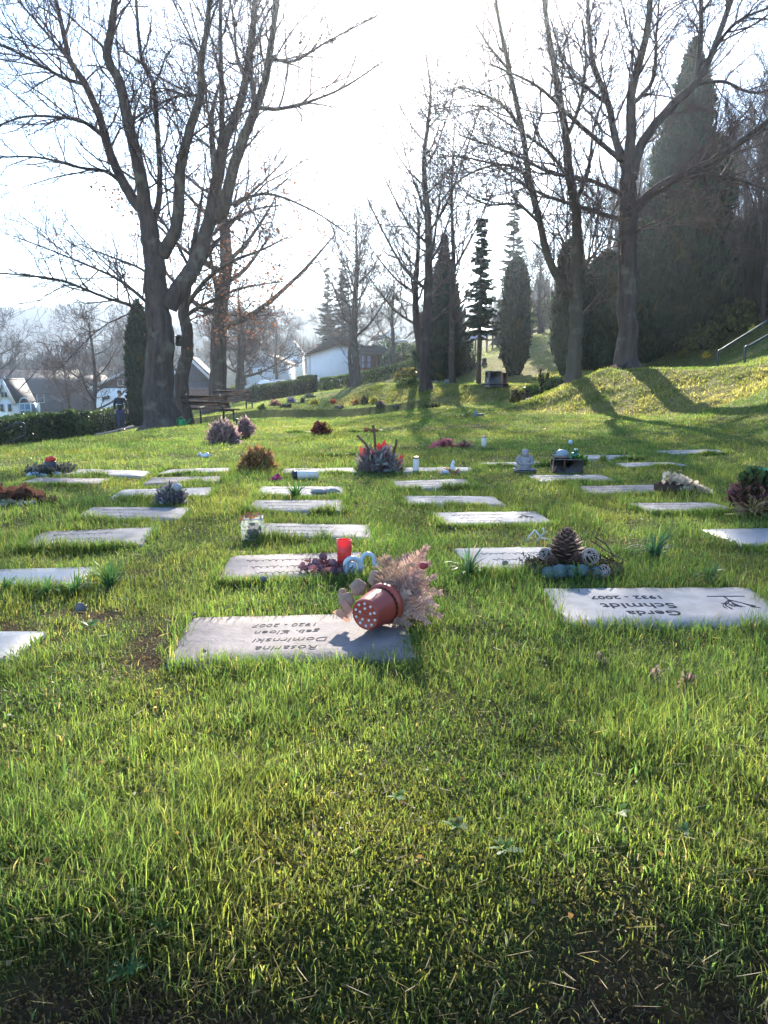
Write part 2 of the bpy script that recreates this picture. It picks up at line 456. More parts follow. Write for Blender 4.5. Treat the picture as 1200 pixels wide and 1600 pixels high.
g1 = mixc(rng_(noise(.45, 4), .42, .68), g1, (.115, .105, .030))
g1 = mixc(rng_(noise(9), .45, .75), g1, (.045, .065, .016))
g1 = mixc(rng_(noise(60, 8, .75), .50, .72), g1, (.19, .16, .06))
dry = mixc(rng_(noise(4, 8, .7), .35, .65), (.23, .195, .08), (.12, .125, .036))
dry = mixc(rng_(noise(11, 6), .56, .72), dry, (.085, .07, .032))
g1 = mixc(sep.outputs[2], g1, dry)
lit = mixc(rng_(noise(5, 8, .75), .35, .65), (.060, .034, .022), (.115, .070, .046))
lit = mixc(rng_(noise(22, 6), .55, .7), lit, (.045, .06, .02))
g1 = mixc(sep.outputs[1], g1, lit)
soil = mixc(rng_(noise(24, 8, .7), .35, .65), (.045, .028, .018), (.10, .064, .040))
soil = mixc(rng_(noise(7), .5, .7), soil, (.15, .11, .035))
g1 = mixc(sep.outputs[0], g1, soil)
L.new(g1, bs.inputs['Base Color'])
bp = N.new('ShaderNodeBump'); bp.inputs['Strength'].default_value = 1; bp.inputs['Distance'].default_value = .05
L.new(noise(38, 8, .75), bp.inputs['Height']); L.new(bp.outputs['Normal'], bs.inputs['Normal'])
ground = mk('ground', np.stack([xx, yy, zz], 1), quads, None, gm, None, gcol, True); tag(ground, kind='structure')

# gravel path along the hedge
py_ = np.arange(14, 60, .35); V = []; Q = []
for k, y in enumerate(py_):
    c = -13.1+.02*(y-30); w = .62+.12*(float(fbm(np.array([2.]), np.array([y*.8]), 6)[0])-.5)
    for q in range(6):
        x = c-w+2*w*q/5; V.append((x, y, gz1(x, y)+.03))
    if k:
        for q in range(5): a = (k-1)*6+q; Q.append((a, a+1, a+7, a+6))
M['gravel'] = mat('path_gravel', (.30,.27,.24), .95, .4, 6, .6, .1, bscale=60)
tag(mk('path', V, Q, None, M['gravel'], None, None, True), kind='structure')
# tarmac strip and parking in front of the far houses
V = []; Q = []
for k, y in enumerate(np.arange(62, 100, 2.0)):
    for q in range(9):
        x = -14+q*1.1; V.append((x-.1*(y-62), y, gz1(x-.1*(y-62), y)+.05))
    if k:
        for q in range(8): a = (k-1)*9+q; Q.append((a, a+1, a+10, a+9))
M['tarmac'] = mat('road_asphalt', (.16,.155,.15), .85, .3, 3, .4, .2)
tag(mk('road', V, Q, None, M['tarmac'], None, None, True), kind='structure')

# ------------------------------------------------------------------ grass
def blade_mat(name, tr=.55, spec=.25):
    m = bpy.data.materials.new(name); m.use_nodes = True
    N = m.node_tree.nodes; L = m.node_tree.links; b = N['Principled BSDF']; out = N['Material Output']
    b.inputs['Roughness'].default_value = .5; b.inputs['Specular IOR Level'].default_value = spec
    v = N.new('ShaderNodeVertexColor'); v.layer_name = 'col'
    L.new(v.outputs['Color'], b.inputs['Base Color'])
    t = N.new('ShaderNodeBsdfTranslucent'); mul = N.new('ShaderNodeMix'); mul.data_type = 'RGBA'; mul.blend_type = 'MULTIPLY'; mul.inputs['Factor'].default_value = 1
    mul.inputs['B'].default_value = (2.3, 2.45, 1.4, 1); L.new(v.outputs['Color'], mul.inputs['A']); L.new(mul.outputs['Result'], t.inputs['Color'])
    x = N.new('ShaderNodeMixShader'); x.inputs[0].default_value = tr
    L.new(b.outputs[0], x.inputs[1]); L.new(t.outputs[0], x.inputs[2]); L.new(x.outputs[0], out.inputs['Surface'])
    return m
M['blade'] = blade_mat('grass_blade')
def blades(bx, by, bz, h, w, lean, az, c0, c1):
    n = len(bx); ca, sa = np.cos(az), np.sin(az)
    ld = nrng.normal(0, .5, n)+az+np.pi/2           # lean direction about across the blade
    lx, ly = np.cos(ld)*lean*h, np.sin(ld)*lean*h
    hz = h*np.sqrt(np.clip(1-lean**2*.75, .05, 1))
    B = np.stack([bx, by, bz], 1)
    U = np.stack([ca*w, sa*w, 0*w], 1)
    M1 = B+np.stack([lx*.32, ly*.32, hz*.58], 1); T = B+np.stack([lx, ly, hz], 1)
    V = np.stack([B-U*.5-[0,0,.006], B+U*.5-[0,0,.006], M1-U*.42, M1+U*.42, T], 1)
    k = np.arange(n)[:,None]*5
    Q = k+np.array([[0,1,3,2]]); Tt = k+np.array([[2,3,4]])
    C = np.stack([c0*.8, c0*.8, c0, c0, c1], 1)
    return V.reshape(-1,3), Q, Tt, C.reshape(-1,3)
def dens(d): return np.minimum(78000, 78000*(1.2/d)**1.66)*GRASS
edges = np.geomspace(.62, 60, 60); bx = []; by = []
for a, b in zip(edges[:-1], edges[1:]):
    ang = 1.15 if b < 5 else .72 if b < 14 else .54
    area = ang*(b*b-a*a); n = int(area*float(dens((a+b)/2)))
    th = nrng.uniform(-ang, ang, n); d = np.sqrt(nrng.uniform(a*a, b*b, n)); bx.append(d*np.sin(th)); by.append(d*np.cos(th))
bx = np.concatenate(bx); by = np.concatenate(by)
clump = fbm(bx*3.2, by*3.2, 61, 3); lush = fbm(bx*.9+3, by*.9, 62, 3)*.6+clump*.4
fine = vnoise(bx*14, by*14, 63)
so_ = soil_mask(bx, by); bd = bank_dry(bx, by); li = litter_mask(bx, by)
keep = nrng.random(len(bx)) < (.60+1.1*np.clip((clump-.3)*2.4, 0, 1))*(1-.85*so_)*(.4+.6*(fine > .3))
sdm = slab_dist(bx, by)
keep &= sdm < -.004+.03*(nrng.random(len(bx)) < .3)*(fbm(bx*5, by*5, 66, 2) > .45)+.03*(fbm(bx*9, by*9, 66, 2) > .60)
keep &= ~path_mask(bx, by); keep &= (li < .35)
keep &= ~((bx < -13.6) & (by > 14))
bx, by, clump, lush, fine, so_, bd, sdm = [q[keep] for q in (bx, by, clump, lush, fine, so_, bd, sdm)]
n = len(bx); d = np.hypot(bx, by); bz = gz(bx, by)
ht = np.where(nrng.random(n) < .35, .45, 1.0)*(.020+.032*np.clip((lush-.30)*2.4, 0, 1)+.030*np.clip((clump-.48)*3.2, 0, 1))*nrng.uniform(.5, 1.3, n)*(1-.4*so_)*(1-.25*bd)
edge = (sdm > -.10)
ht = np.where(edge, ht*.8+.012, ht)
ht = np.where(nrng.random(n) < .02, ht*1.5, ht)
w = np.maximum(nrng.uniform(.0011, .0025, n), d*.00055*nrng.uniform(.7, 1.3, n))
wide = nrng.random(n) < .07; w = np.where(wide, w*1.9, w)
lean = np.clip(nrng.normal(.68, .28, n), .05, 1.12)
az = nrng.uniform(0, 2*np.pi, n)
ca = np.array([.052, .100, .026]); cb = np.array([.116, .148, .044]); cs = np.array([.34, .26, .13]); cy = np.array([.19, .165, .042])
mx = np.clip(1.8*(.64-lush)+nrng.normal(.42, .32, n), 0, 1)[:,None]
c0 = ca*(1-mx)+cb*mx
ym = np.clip((fbm(bx*1.1+9, by*1.1, 64, 3)-.42)*4.5, 0, 1)[:,None]*nrng.random((n,1)); c0 = c0*(1-ym*.8)+cy*ym*.8
pst = .11+.30*np.clip(.55-lush, 0, .5)+.50*bd+.3*so_+.10*np.clip(1.3-by, 0, 1)
st = nrng.random(n) < pst
c0[wide] *= np.array([.75, .95, 1.2]); c0[st] = cs*nrng.uniform(.45, 1.15, (st.sum(), 1))
ht[st] *= .85; lean[st] = np.clip(lean[st]+.35, 0, 1.15)
c0 *= nrng.uniform(.7, 1.3, (n, 1))*(.72+.56*fbm(bx*5.5, by*5.5, 88, 2))[:,None]; tipm = (nrng.random((n,1)) < .12)
c1 = np.where(tipm, c0*.4+cs*.6, c0*1.1)
# rougher unmown grass on the two banks
qx = nrng.uniform(-3, 11, 330000); qy = nrng.uniform(12.5, 36, 330000); kb = bank_dry(qx, qy) > nrng.uniform(.1, .9, len(qx)); kb &= (qx/qy < .56) & (nrng.random(len(qx)) < .35+1.1*np.clip(fbm(qx*2.2, qy*2.2, 95, 3)-.25, 0, 1)); qx, qy = qx[kb], qy[kb]; nq = len(qx)
qh = nrng.uniform(.03, .10, nq)*(.5+fbm(qx*1.8, qy*1.8, 96, 2)); qm = np.clip((fbm(qx*1.4, qy*1.4, 97, 3)-.40)*3.5+nrng.normal(0,.25,nq), 0, 1)[:,None]; qc = (np.array([.10,.125,.030])*(1-qm)+np.array([.235,.205,.080])*qm)*nrng.uniform(.6, 1.3, (nq,1)); qw = np.hypot(qx, qy)*.0008*nrng.uniform(.6, 1.3, nq)
bx = np.concatenate([bx, qx]); by = np.concatenate([by, qy]); bz = np.concatenate([bz, gz(qx, qy)]); ht = np.concatenate([ht, qh]); w = np.concatenate([w, qw])
lean = np.concatenate([lean, np.clip(nrng.normal(.85, .2, nq), .2, 1.12)]); az = np.concatenate([az, nrng.uniform(0, 6.28, nq)]); c0 = np.concatenate([c0, qc]); c1 = np.concatenate([c1, qc*1.05])
# taller tufts left by the mower along the slab edges
ex = []; ey = []
for c, a, w_, d_, *_ in SLABS:
    ne = int((900 if c.y < 2.6 else 2600)*min(1, 3.2/c.y)**.5)
    t = nrng.random(ne); sd_ = nrng.choice(4, ne, p=[.58,.14,.14,.14]); off = np.abs(nrng.normal(0, .022, ne))-.006-.02*(nrng.random(ne) < .10)
    u = np.where(sd_ < 2, (t-.5)*w_, np.where(sd_ == 2, -w_/2-off, w_/2+off)); v = np.where(sd_ == 0, -d_/2-off, np.where(sd_ == 1, d_/2+off, (t-.5)*d_))
    ex.append(c.x+u*math.cos(a)-v*math.sin(a)); ey.append(c.y+u*math.sin(a)+v*math.cos(a))
ex = np.concatenate(ex); ey = np.concatenate(ey); k = fbm(ex*6, ey*6, 91, 2) > .36; ex, ey = ex[k], ey[k]; ne = len(ex)
eh = (.026+.05*np.clip((fbm(ex*4, ey*4, 92, 2)-.3)*2, 0, 1))*nrng.uniform(.55, 1.2, ne); em = nrng.random((ne,1)); ec = (ca*(1-em)+cb*em)*nrng.uniform(.75, 1.3, (ne,1)); es = nrng.random(ne) < .12; ec[es] = cs*.8
ew = np.maximum(nrng.uniform(.0016, .0034, ne), np.hypot(ex, ey)*.0007)
bx = np.concatenate([bx, ex]); by = np.concatenate([by, ey]); bz = np.concatenate([bz, gz(ex, ey)]); ht = np.concatenate([ht, eh]); w = np.concatenate([w, ew])
lean = np.concatenate([lean, np.clip(nrng.normal(.5, .25, ne), .05, 1)]); az = np.concatenate([az, nrng.uniform(0, 6.28, ne)]); c0 = np.concatenate([c0, ec]); c1 = np.concatenate([c1, ec*1.1])
V, Q, T, C = blades(bx, by, bz, ht, w, lean, az, c0, c1)
gr = mk('grass', V, Q, T, M['blade'], None, C, False); tag(gr, kind='stuff')
# low moss and clover cushion between the blades
n = int(300000*GRASS); d = .70*np.exp(nrng.random(n)*2.2); th = nrng.uniform(-.95, .95, n); tx, ty = d*np.sin(th), d*np.cos(th)
k = (slab_dist(tx, ty) < -.004) & (nrng.random(n) < .25+1.2*fbm(tx*4, ty*4, 71, 3)**1.5); tx, ty = tx[k], ty[k]; n = len(tx)
sz = np.maximum(nrng.uniform(.0010, .0026, n), np.hypot(tx, ty)*.0007)[:,None]
U = nrng.normal(0, 1, (n,3)); U[:,2] *= .5; U /= np.linalg.norm(U, axis=1, keepdims=True); Wd = np.cross(U, nrng.normal(0, 1, (n,3))); Wd /= np.linalg.norm(Wd, axis=1, keepdims=True)
mm_ = np.clip((fbm(tx*2.2, ty*2.2, 72, 3)-.35)*3, 0, 1)[:,None]; sm_ = soil_mask(tx, ty)[:,None]
mc = (np.array([.040,.085,.018])*(1-mm_)+np.array([.125,.115,.028])*mm_)*(1-sm_)+np.array([.10,.065,.038])*sm_
mc = mc*nrng.uniform(.5, 1.4, (n,1))
mb = MB(); mb.cards(np.stack([tx, ty, gz(tx, ty)+nrng.uniform(.001, .010, n)*(1-.6*sm_[:,0])], 1), U*sz, Wd*sz*1.3, mc)
tag(mb.build('moss', M['blade']), kind='stuff')
# pale thatch, moss sprigs and fallen twigs lying in the turf
n = int(2600*GRASS); d = .75*np.exp(nrng.random(n)*2.6); th = nrng.uniform(-.56, .56, n); tx, ty = d*np.sin(th), d*np.cos(th)
k = (slab_dist(tx, ty) < -.01); tx, ty = tx[k], ty[k]; n = len(tx)
a = nrng.uniform(0, 2*np.pi, n); ln = nrng.uniform(.006, .022, n); U = np.stack([np.cos(a)*ln, np.sin(a)*ln, nrng.normal(0, .25, n)*ln], 1)
Wd = np.stack([-np.sin(a), np.cos(a), nrng.normal(0, .5, n)], 1)*np.maximum(.0006, np.hypot(tx, ty)*.0004)[:,None]
Cc = np.stack([tx, ty, gz(tx, ty)+nrng.uniform(.006, .03, n)], 1)
mb = MB(); mb.cards(Cc, U, Wd, np.array([.30,.24,.13])*nrng.uniform(.3, 1.2, (n,1))*np.array([1, .95, .9]))
n = 700; d = 1.0*np.exp(nrng.random(n)*2.2); th = nrng.uniform(-.56, .56, n); tx, ty = d*np.sin(th), d*np.cos(th)
k = slab_dist(tx, ty) < .05; tx, ty = tx[k], ty[k]; n = len(tx); U = nrng.normal(0, 1, (n,3)); U[:,2] *= .5; U /= np.linalg.norm(U, axis=1, keepdims=True); Wd = np.cross(U, nrng.normal(0,1,(n,3))); Wd /= np.linalg.norm(Wd, axis=1, keepdims=True); s_ = nrng.uniform(.002, .005, (n,1))
lc = np.array([[.13,.07,.035],[.22,.17,.11],[.07,.045,.03],[.50,.48,.44]])[nrng.choice(4, n, p=[.45,.25,.26,.04])]*nrng.uniform(.6,1.2,(n,1)); s_ = np.where(lc[:,:1] > .5, s_*.5, s_)
mb.cards(np.stack([tx, ty, gz(tx, ty)+nrng.uniform(.008, .035, n)], 1), U*s_, Wd*s_*.7, lc)
tag(mb.build('thatch', M['blade']), kind='stuff')

# ------------------------------------------------------------------ haze
if HAZE > 0:
    hb = MB().box(0, 620, 50, 1200, 1232, 112)
    hm = bpy.data.materials.new('haze_air'); hm.use_nodes = True
    hn = hm.node_tree.nodes; hn.remove(hn['Principled BSDF'])
    pv = hn.new('ShaderNodeVolumePrincipled'); pv.inputs['Color'].default_value = (.74, .86, 1, 1); pv.inputs['Density'].default_value = HAZE
    pv.inputs['Anisotropy'].default_value = .82
    hm.node_tree.links.new(pv.outputs[0], hn['Material Output'].inputs['Volume'])
    tag(hb.build('haze', hm), kind='stuff')
# ------------------------------------------------------------------ bare trees
M['bark'] = mat('bark_grey_brown', (.105,.080,.070), .9, .5, 5, .9, .15, c2=(.050,.039,.035), bscale=14, bdist=.05)
M['bark_moss'] = mat('bark_mossy', (.10,.08,.068), .9, .5, 4, .9, .15, c2=(.066,.060,.036), bscale=18, bdist=.03)
M['twig'] = mat('twig_bark', (.11,.072,.066), .8, .4, 3, 0, .2)
M['twig_far'] = mat('far_twig_bark', (.12,.095,.085), .85, .3, 1, 0, .1)
M['copper_leaf'] = mat('copper_leaf', (.30,.13,.065), .6, .4, 4, 0, .2, trans=.45)
for _k in ('bark', 'bark_moss'):          # furrows run along the stem
    _t = M[_k].node_tree; _mp = _t.nodes.new('ShaderNodeMapping'); _mp.inputs['Scale'].default_value = (1.6, 1.6, .28)
    _co = [n for n in _t.nodes if n.type == 'TEX_COORD'][0]; _t.links.new(_co.outputs['Object'], _mp.inputs['Vector'])
    for n in _t.nodes:
        if n.type == 'TEX_NOISE': _t.links.new(_mp.outputs[0], n.inputs['Vector'])
    _b = _t.nodes['Principled BSDF']; _src = _b.inputs['Base Color'].links[0].from_socket
    _n2 = _t.nodes.new('ShaderNodeTexNoise'); _n2.inputs['Scale'].default_value = 2.3; _n2.inputs['Detail'].default_value = 8; _t.links.new(_co.outputs['Object'], _n2.inputs['Vector'])
    _r = _t.nodes.new('ShaderNodeMapRange'); _r.inputs[1].default_value = .56; _r.inputs[2].default_value = .66; _t.links.new(_n2.outputs['Fac'], _r.inputs[0])
    _m = _t.nodes.new('ShaderNodeMix'); _m.data_type = 'RGBA'; _t.links.new(_r.outputs[0], _m.inputs['Factor']); _t.links.new(_src, _m.inputs['A']); _m.inputs['B'].default_value = (.13, .115, .09, 1); _t.links.new(_m.outputs['Result'], _b.inputs['Base Color'])
def crom(pts, rad, m=5):
    P = [Vector(p) for p in pts]; n = len(P); op = []; orr = []
    for i in range(n-1):
        p0 = P[max(i-1, 0)]; p1 = P[i]; p2 = P[i+1]; p3 = P[min(i+2, n-1)]
        for k in range(m):
            t = k/m
            op.append(.5*((2*p1)+(p2-p0)*t+(2*p0-5*p1+4*p2-p3)*t*t+(3*p1-p0-3*p2+p3)*t**3))
            orr.append(rad[i]*(1-t)+rad[i+1]*t)
    op.append(P[-1]); orr.append(rad[-1]); return op, orr
DEF = dict(k=[11,7,5], ln=[2.2,1.0,.45], r=[.035,.014,.0065], n=[7,5,3], up=[.05,.03,.02], wob=[.20,.24,.25], ang=(32,62), t0=[.12,.15,.2], rmin=.0068, upb=.15)
def grow(S, p, d, Lh, r, lvl, P, g):
    n = P['n'][lvl]; st = Lh/(n-1); pts = [p.copy()]; rad = [r]; d = d.normalized(); wob = P['wob'][lvl]
    for i in range(1, n):
        d = Vector((d.x+g.gauss(0, wob), d.y+g.gauss(0, wob), d.z+g.gauss(0, wob)+P['up'][lvl])).normalized()
        p = p+d*st; pts.append(p); rad.append(max(P['rmin']*.75, r*(1-.72*i/(n-1))))
    S[lvl].append((pts, rad))
    if lvl+1 < len(P['k']): spawn(S, pts, rad, lvl+1, P, g)
def spawn(S, pts, rad, lvl, P, g, scale=1.0):
    k = P['k'][lvl]; n = len(pts); t0 = P['t0'][lvl]; az = g.uniform(0, 6.28)
    kk = max(1, int(k*scale*g.uniform(.75, 1.25)+.5))
    for i in range(kk):
        t = t0+(1-t0)*(i+g.random())/kk; f = t*(n-1); j = min(int(f), n-2); u = f-j
        p = pts[j].lerp(pts[j+1], u); rr = rad[j]*(1-u)+rad[j+1]*u
        tan = (pts[j+1]-pts[j]).normalized(); az += 2.4+g.gauss(0, .5)
        a = tan.orthogonal().normalized(); b = tan.cross(a); ang = R(g.uniform(*P['ang']))*(1-.25*t)
        d = tan*math.cos(ang)+(a*math.cos(az)+b*math.sin(az))*math.sin(ang); d.z += P['upb']
        ln = P['ln'][lvl]*g.uniform(.6, 1.2)*(1.1-.45*t)
        grow(S, p, d, ln, max(P['rmin'], min(rr*.6, P['r'][lvl]*g.uniform(.7, 1.25))), lvl, P, g)
def tree(name, label, group, base, limbs, P=None, seed=1, bark='bark', twig='twig', leaves=0, leafbox=None, sides=12, trunk_k=0, kscale=1.0, cat='tree'):
    """limbs: list of (points world, radii, number of branch sets). first is the trunk. base: Vector; thing's origin"""
    p = dict(DEF); p.update(P or {}); g = random.Random(seed)
    root = thing(name, label, cat, base, 0, group); o = Vector(base)
    S = [[] for _ in p['k']]; tm = MB()
    for i, (pts, rad, ks) in enumerate(limbs):
        q, r = crom([Vector(a)-o for a in pts], rad, 6)
        if i == 0:
            r = [rr*(1+.75*math.exp(-max(0, (pp.z))/ (1.0*rad[0]+.05))) for pp, rr in zip(q, r)]
        jit = [Vector((g.gauss(0,1), g.gauss(0,1), g.gauss(0,.3)))*(.06*rr) for rr in r]
        tm.tube([a+b for a, b in zip(q, jit)], r, sides if rad[0] > .12 else 7)
        if ks: spawn(S, q, r, 0, p, g, ks)
    tm.build('trunk', M[bark], root, True)
    cm = MB()
    for lv, L_ in enumerate(S):
        if L_: strands(cm, L_, (5, 4, 3, 3)[lv])
    cr = cm.build('crown', M[twig], root, True)
    if leaves:
        ends = [q[-1] for lv in S[-2:] for q, r in lv]+[q[len(q)//2] for lv in S[-2:] for q, r in lv]
        if leafbox: ends = [e for e in ends if leafbox(e)]
        g.shuffle(ends); ends = ends[:leaves]
        C = np.array([tuple(e) for e in ends])+nrng.normal(0, .05, (len(ends), 3)); n = len(C)
        U = nrng.normal(0, 1, (n,3)); U /= np.linalg.norm(U, axis=1, keepdims=True); W_ = np.cross(U, nrng.normal(0, 1, (n,3))); W_ /= np.linalg.norm(W_, axis=1, keepdims=True)
        s_ = nrng.uniform(.03, .06, (n,1)); lm = MB().cards(C, U*s_, W_*s_*.7)
        lm.build('dry_leaves', M['copper_leaf'], root)
    return root
def L2(base_d, seq, r0, r1, dd=0, ks=1.0, exp=1.0, start_d=None):
    """photo points along a limb, its depth drifting by dd metres from base_d"""
    n = len(seq); s0 = base_d if start_d is None else start_d
    pts = [P3(x, y, s0+dd*(i/(n-1))) for i, (x, y) in enumerate(seq)]
    rad = [r0+(r1-r0)*(i/(n-1))**exp for i in range(n)]
    return (pts, rad, ks)
def ondn(px, d, z=None, dz=-.15):
    r = ray(px, 588); x = r.x*d/r.y
    return Vector((x, d, gz1(x, d)+dz))

# --- the great tree on the left (limbs traced, each at its own depth)
d = 22.3; b = ondn(250, d)
limbs = [
 ([b]+[P3(x, y, d) for x, y in ((249,610),(251,530),(246,468),(240,400),(233,355),(226,328))], [.46,.42,.385,.33,.285,.25,.2], 0),
 L2(d, [(226,332),(208,310),(190,280),(172,240),(158,190),(135,135),(110,95),(98,45),(84,-15),(70,-90)], .165, .04, 1.8, 1.2),
 L2(d, [(230,345),(224,300),(212,240),(200,190),(188,130),(168,90),(174,45),(180,-10),(186,-100)], .20, .06, -1.2, 1.2),
 L2(d, [(238,350),(247,322),(250,280),(246,200),(239,130),(222,95),(215,35),(212,-30)], .10, .035, 1.0, 1),
 L2(d, [(252,398),(274,362),(280,305),(282,260),(295,210),(313,150),(314,100),(324,40),(330,-30)], .19, .05, -2.0, 1.2),
 L2(d, [(262,480),(288,440),(304,415),(322,365),(336,300),(350,222),(366,188),(384,125),(394,50),(400,-30)], .27, .06, 1.2, 1.2),
 L2(d, [(336,340),(350,325),(362,270),(381,215),(400,168),(416,120),(425,60),(436,-20)], .20, .06, -1.6, 1.2, start_d=d+.5),
 L2(d, [(346,225),(347,150),(345,80),(345,0),(350,-60)], .09, .04, 1.0, 1, start_d=d+.7),
 L2(d, [(400,168),(392,110),(398,40),(404,-30)], .08, .035, 1.3, 1, start_d=d-.8),
 L2(d, [(233,500),(205,478),(165,465),(100,440),(40,430),(-40,425)], .055, .016, -2.5, 1.2),
 L2(d, [(236,478),(190,440),(150,420),(90,395),(30,372)], .055, .015, 2.4, 1.2),
 L2(d, [(190,285),(165,268),(125,262),(60,246),(-10,246)], .06, .018, -1.8, 1, start_d=d+.6),
 L2(d, [(160,212),(130,190),(100,184),(40,182),(-10,200)], .06, .018, -1.5, 1, start_d=d+.9),
 L2(d, [(133,132),(100,122),(60,100),(0,70),(-50,60)], .06, .018, -1.2, 1, start_d=d+1.2),
 L2(d, [(112,98),(80,60),(45,20),(10,-20)], .05, .018, 1.2, 1, start_d=d+1.4),
 L2(d, [(366,322),(395,306),(430,305),(490,330),(550,370)], .055, .015, -2.2, 1.1, start_d=d+.2),
 L2(d, [(400,168),(435,170),(480,160),(540,135),(600,95)], .06, .016, -1.6, 1, start_d=d-.8),
 L2(d, [(424,90),(460,95),(520,60),(590,25)], .05, .015, 1.5, 1, start_d=d-1.2),
 L2(d, [(313,150),(280,150),(245,165),(215,190)], .05, .015, 1.5, 1, start_d=d-1.2),
 L2(d, [(346,225),(330,200),(322,150),(318,100)], .05, .018, 2.2, 1, start_d=d+.6),
 L2(d, [(384,125),(370,90),(366,40),(356,-20)], .05, .02, 2.0, 1, start_d=d+.9),
]
tree('bare_tree', 'huge forked bare tree with thick dark trunk beside the wooden benches', 'bare trees of the graveyard', b, limbs,
     dict(k=[15,9,5], ln=[2.8,1.25,.6], r=[.028,.011,.0055], rmin=.0052, t0=[.08,.12,.2]), 3)
# --- two maples on the right-hand bank
d = 20.2; b = ondn(980, d)
X2 = lambda s: [(600+x/2, y/2) for x, y in s]
limbs = [
 ([b]+[P3(x, y, d) for x, y in X2([(758,1120),(761,1000),(760,800),(762,640),(765,510)])], [.27,.255,.24,.23,.22,.17], 0),
 L2(d, X2([(765,520),(772,400),(772,300),(785,245),(820,110),(832,0),(840,-120)]), .14, .05, -1.0, 1.1),
 L2(d, X2([(762,540),(725,440),(702,330),(655,200),(640,80),(636,-60)]), .11, .04, 1.6, 1.1),
 L2(d, X2([(775,665),(850,592),(940,545),(1060,482),(1200,380),(1330,300)]), .135, .04, -1.8, 1.2),
 L2(d, X2([(775,560),(805,450),(900,330),(970,265),(1020,180),(1085,0),(1120,-120)]), .135, .05, .8, 1.1),
 L2(d, X2([(750,610),(640,562),(520,540),(400,480),(230,420)]), .06, .016, -1.4, 1.1),
 L2(d, X2([(748,690),(600,642),(480,600),(330,510),(180,485)]), .06, .016, 1.4, 1.1),
 L2(d, X2([(740,500),(600,380),(480,270),(330,200)]), .07, .018, -2.2, 1.1),
 L2(d, X2([(978,245),(990,110),(990,0),(985,-100)]), .075, .035, 1.2, 1, start_d=d+.5),
 L2(d, X2([(900,570),(1000,550),(1100,560),(1220,600)]), .055, .018, .8, 1, start_d=d-.7),
 L2(d, X2([(772,330),(840,250),(850,120),(860,0)]), .06, .025, 1.4, 1),
 L2(d, X2([(1010,190),(1080,90),(1160,40),(1260,10)]), .05, .018, -1.4, 1, start_d=d+.6),
 L2(d, X2([(970,265),(1060,255),(1150,290),(1230,270)]), .05, .018, 1.2, 1, start_d=d+.6),
 L2(d, X2([(702,330),(620,260),(560,180),(520,60)]), .055, .02, 1.2, 1, start_d=d+.8),
 L2(d, X2([(764,740),(830,700),(870,690)]), .03, .012, -1.2, .6),
 L2(d, X2([(760,760),(690,740),(630,735)]), .03, .012, -1.0, .6),
]
tree('bare_tree', 'bare tree with straight pale trunk in front of the biggest dark conifer', 'bare trees of the graveyard', b, limbs, dict(k=[14,9,5], ln=[2.3,1.0,.48], r=[.026,.011,.006], rmin=.0052), 5)
d = 20.4; b = ondn(896, d)
limbs = [
 ([b]+[P3(x, y, d) for x, y in X2([(594,1130),(598,1050),(600,950),(596,880),(603,760),(603,690),(593,620),(578,540),(570,430),(548,300),(522,150),(500,0),(490,-120)])],
  [.20,.185,.18,.175,.165,.135,.125,.12,.115,.10,.09,.07,.05,.035], .9),
 L2(d, X2([(590,925),(545,870),(512,800),(488,700),(455,560),(430,400),(392,220),(362,80),(340,-60)]), .115, .035, -1.2, 1.2),
 L2(d, X2([(600,865),(645,810),(676,760),(684,720)]), .05, .015, -1.0, .7),
 L2(d, X2([(598,640),(640,520),(655,400),(690,300)]), .06, .018, 1.4, 1),
 L2(d, X2([(575,560),(520,480),(440,420),(300,330)]), .05, .016, 1.6, 1),
 L2(d, X2([(570,430),(610,330),(630,200),(620,60)]), .06, .02, -1.0, 1),
 L2(d, X2([(580,880),(560,760),(545,720),(540,650)]), .04, .015, 1.0, .8),
 L2(d, X2([(488,700),(420,640),(330,640),(260,610)]), .045, .015, -1.2, 1, start_d=d-.6),
 L2(d, X2([(455,560),(400,520),(330,520),(240,560),(170,640)]), .045, .014, 1.2, 1, start_d=d-.6),
 L2(d, X2([(430,400),(370,330),(300,290),(230,270)]), .04, .014, -1.0, 1, start_d=d-.8),
 L2(d, X2([(392,220),(340,160),(300,100),(270,40)]), .04, .014, 1.2, 1, start_d=d-.9),
]
tree('bare_tree', 'bare mossy tree with a low left limb, first of the two on the sunlit bank', 'bare trees of the graveyard', b, limbs, dict(k=[13,8,5], ln=[2.0,.95,.45], r=[.026,.011,.006], rmin=.0052), 8, bark='bark_moss')
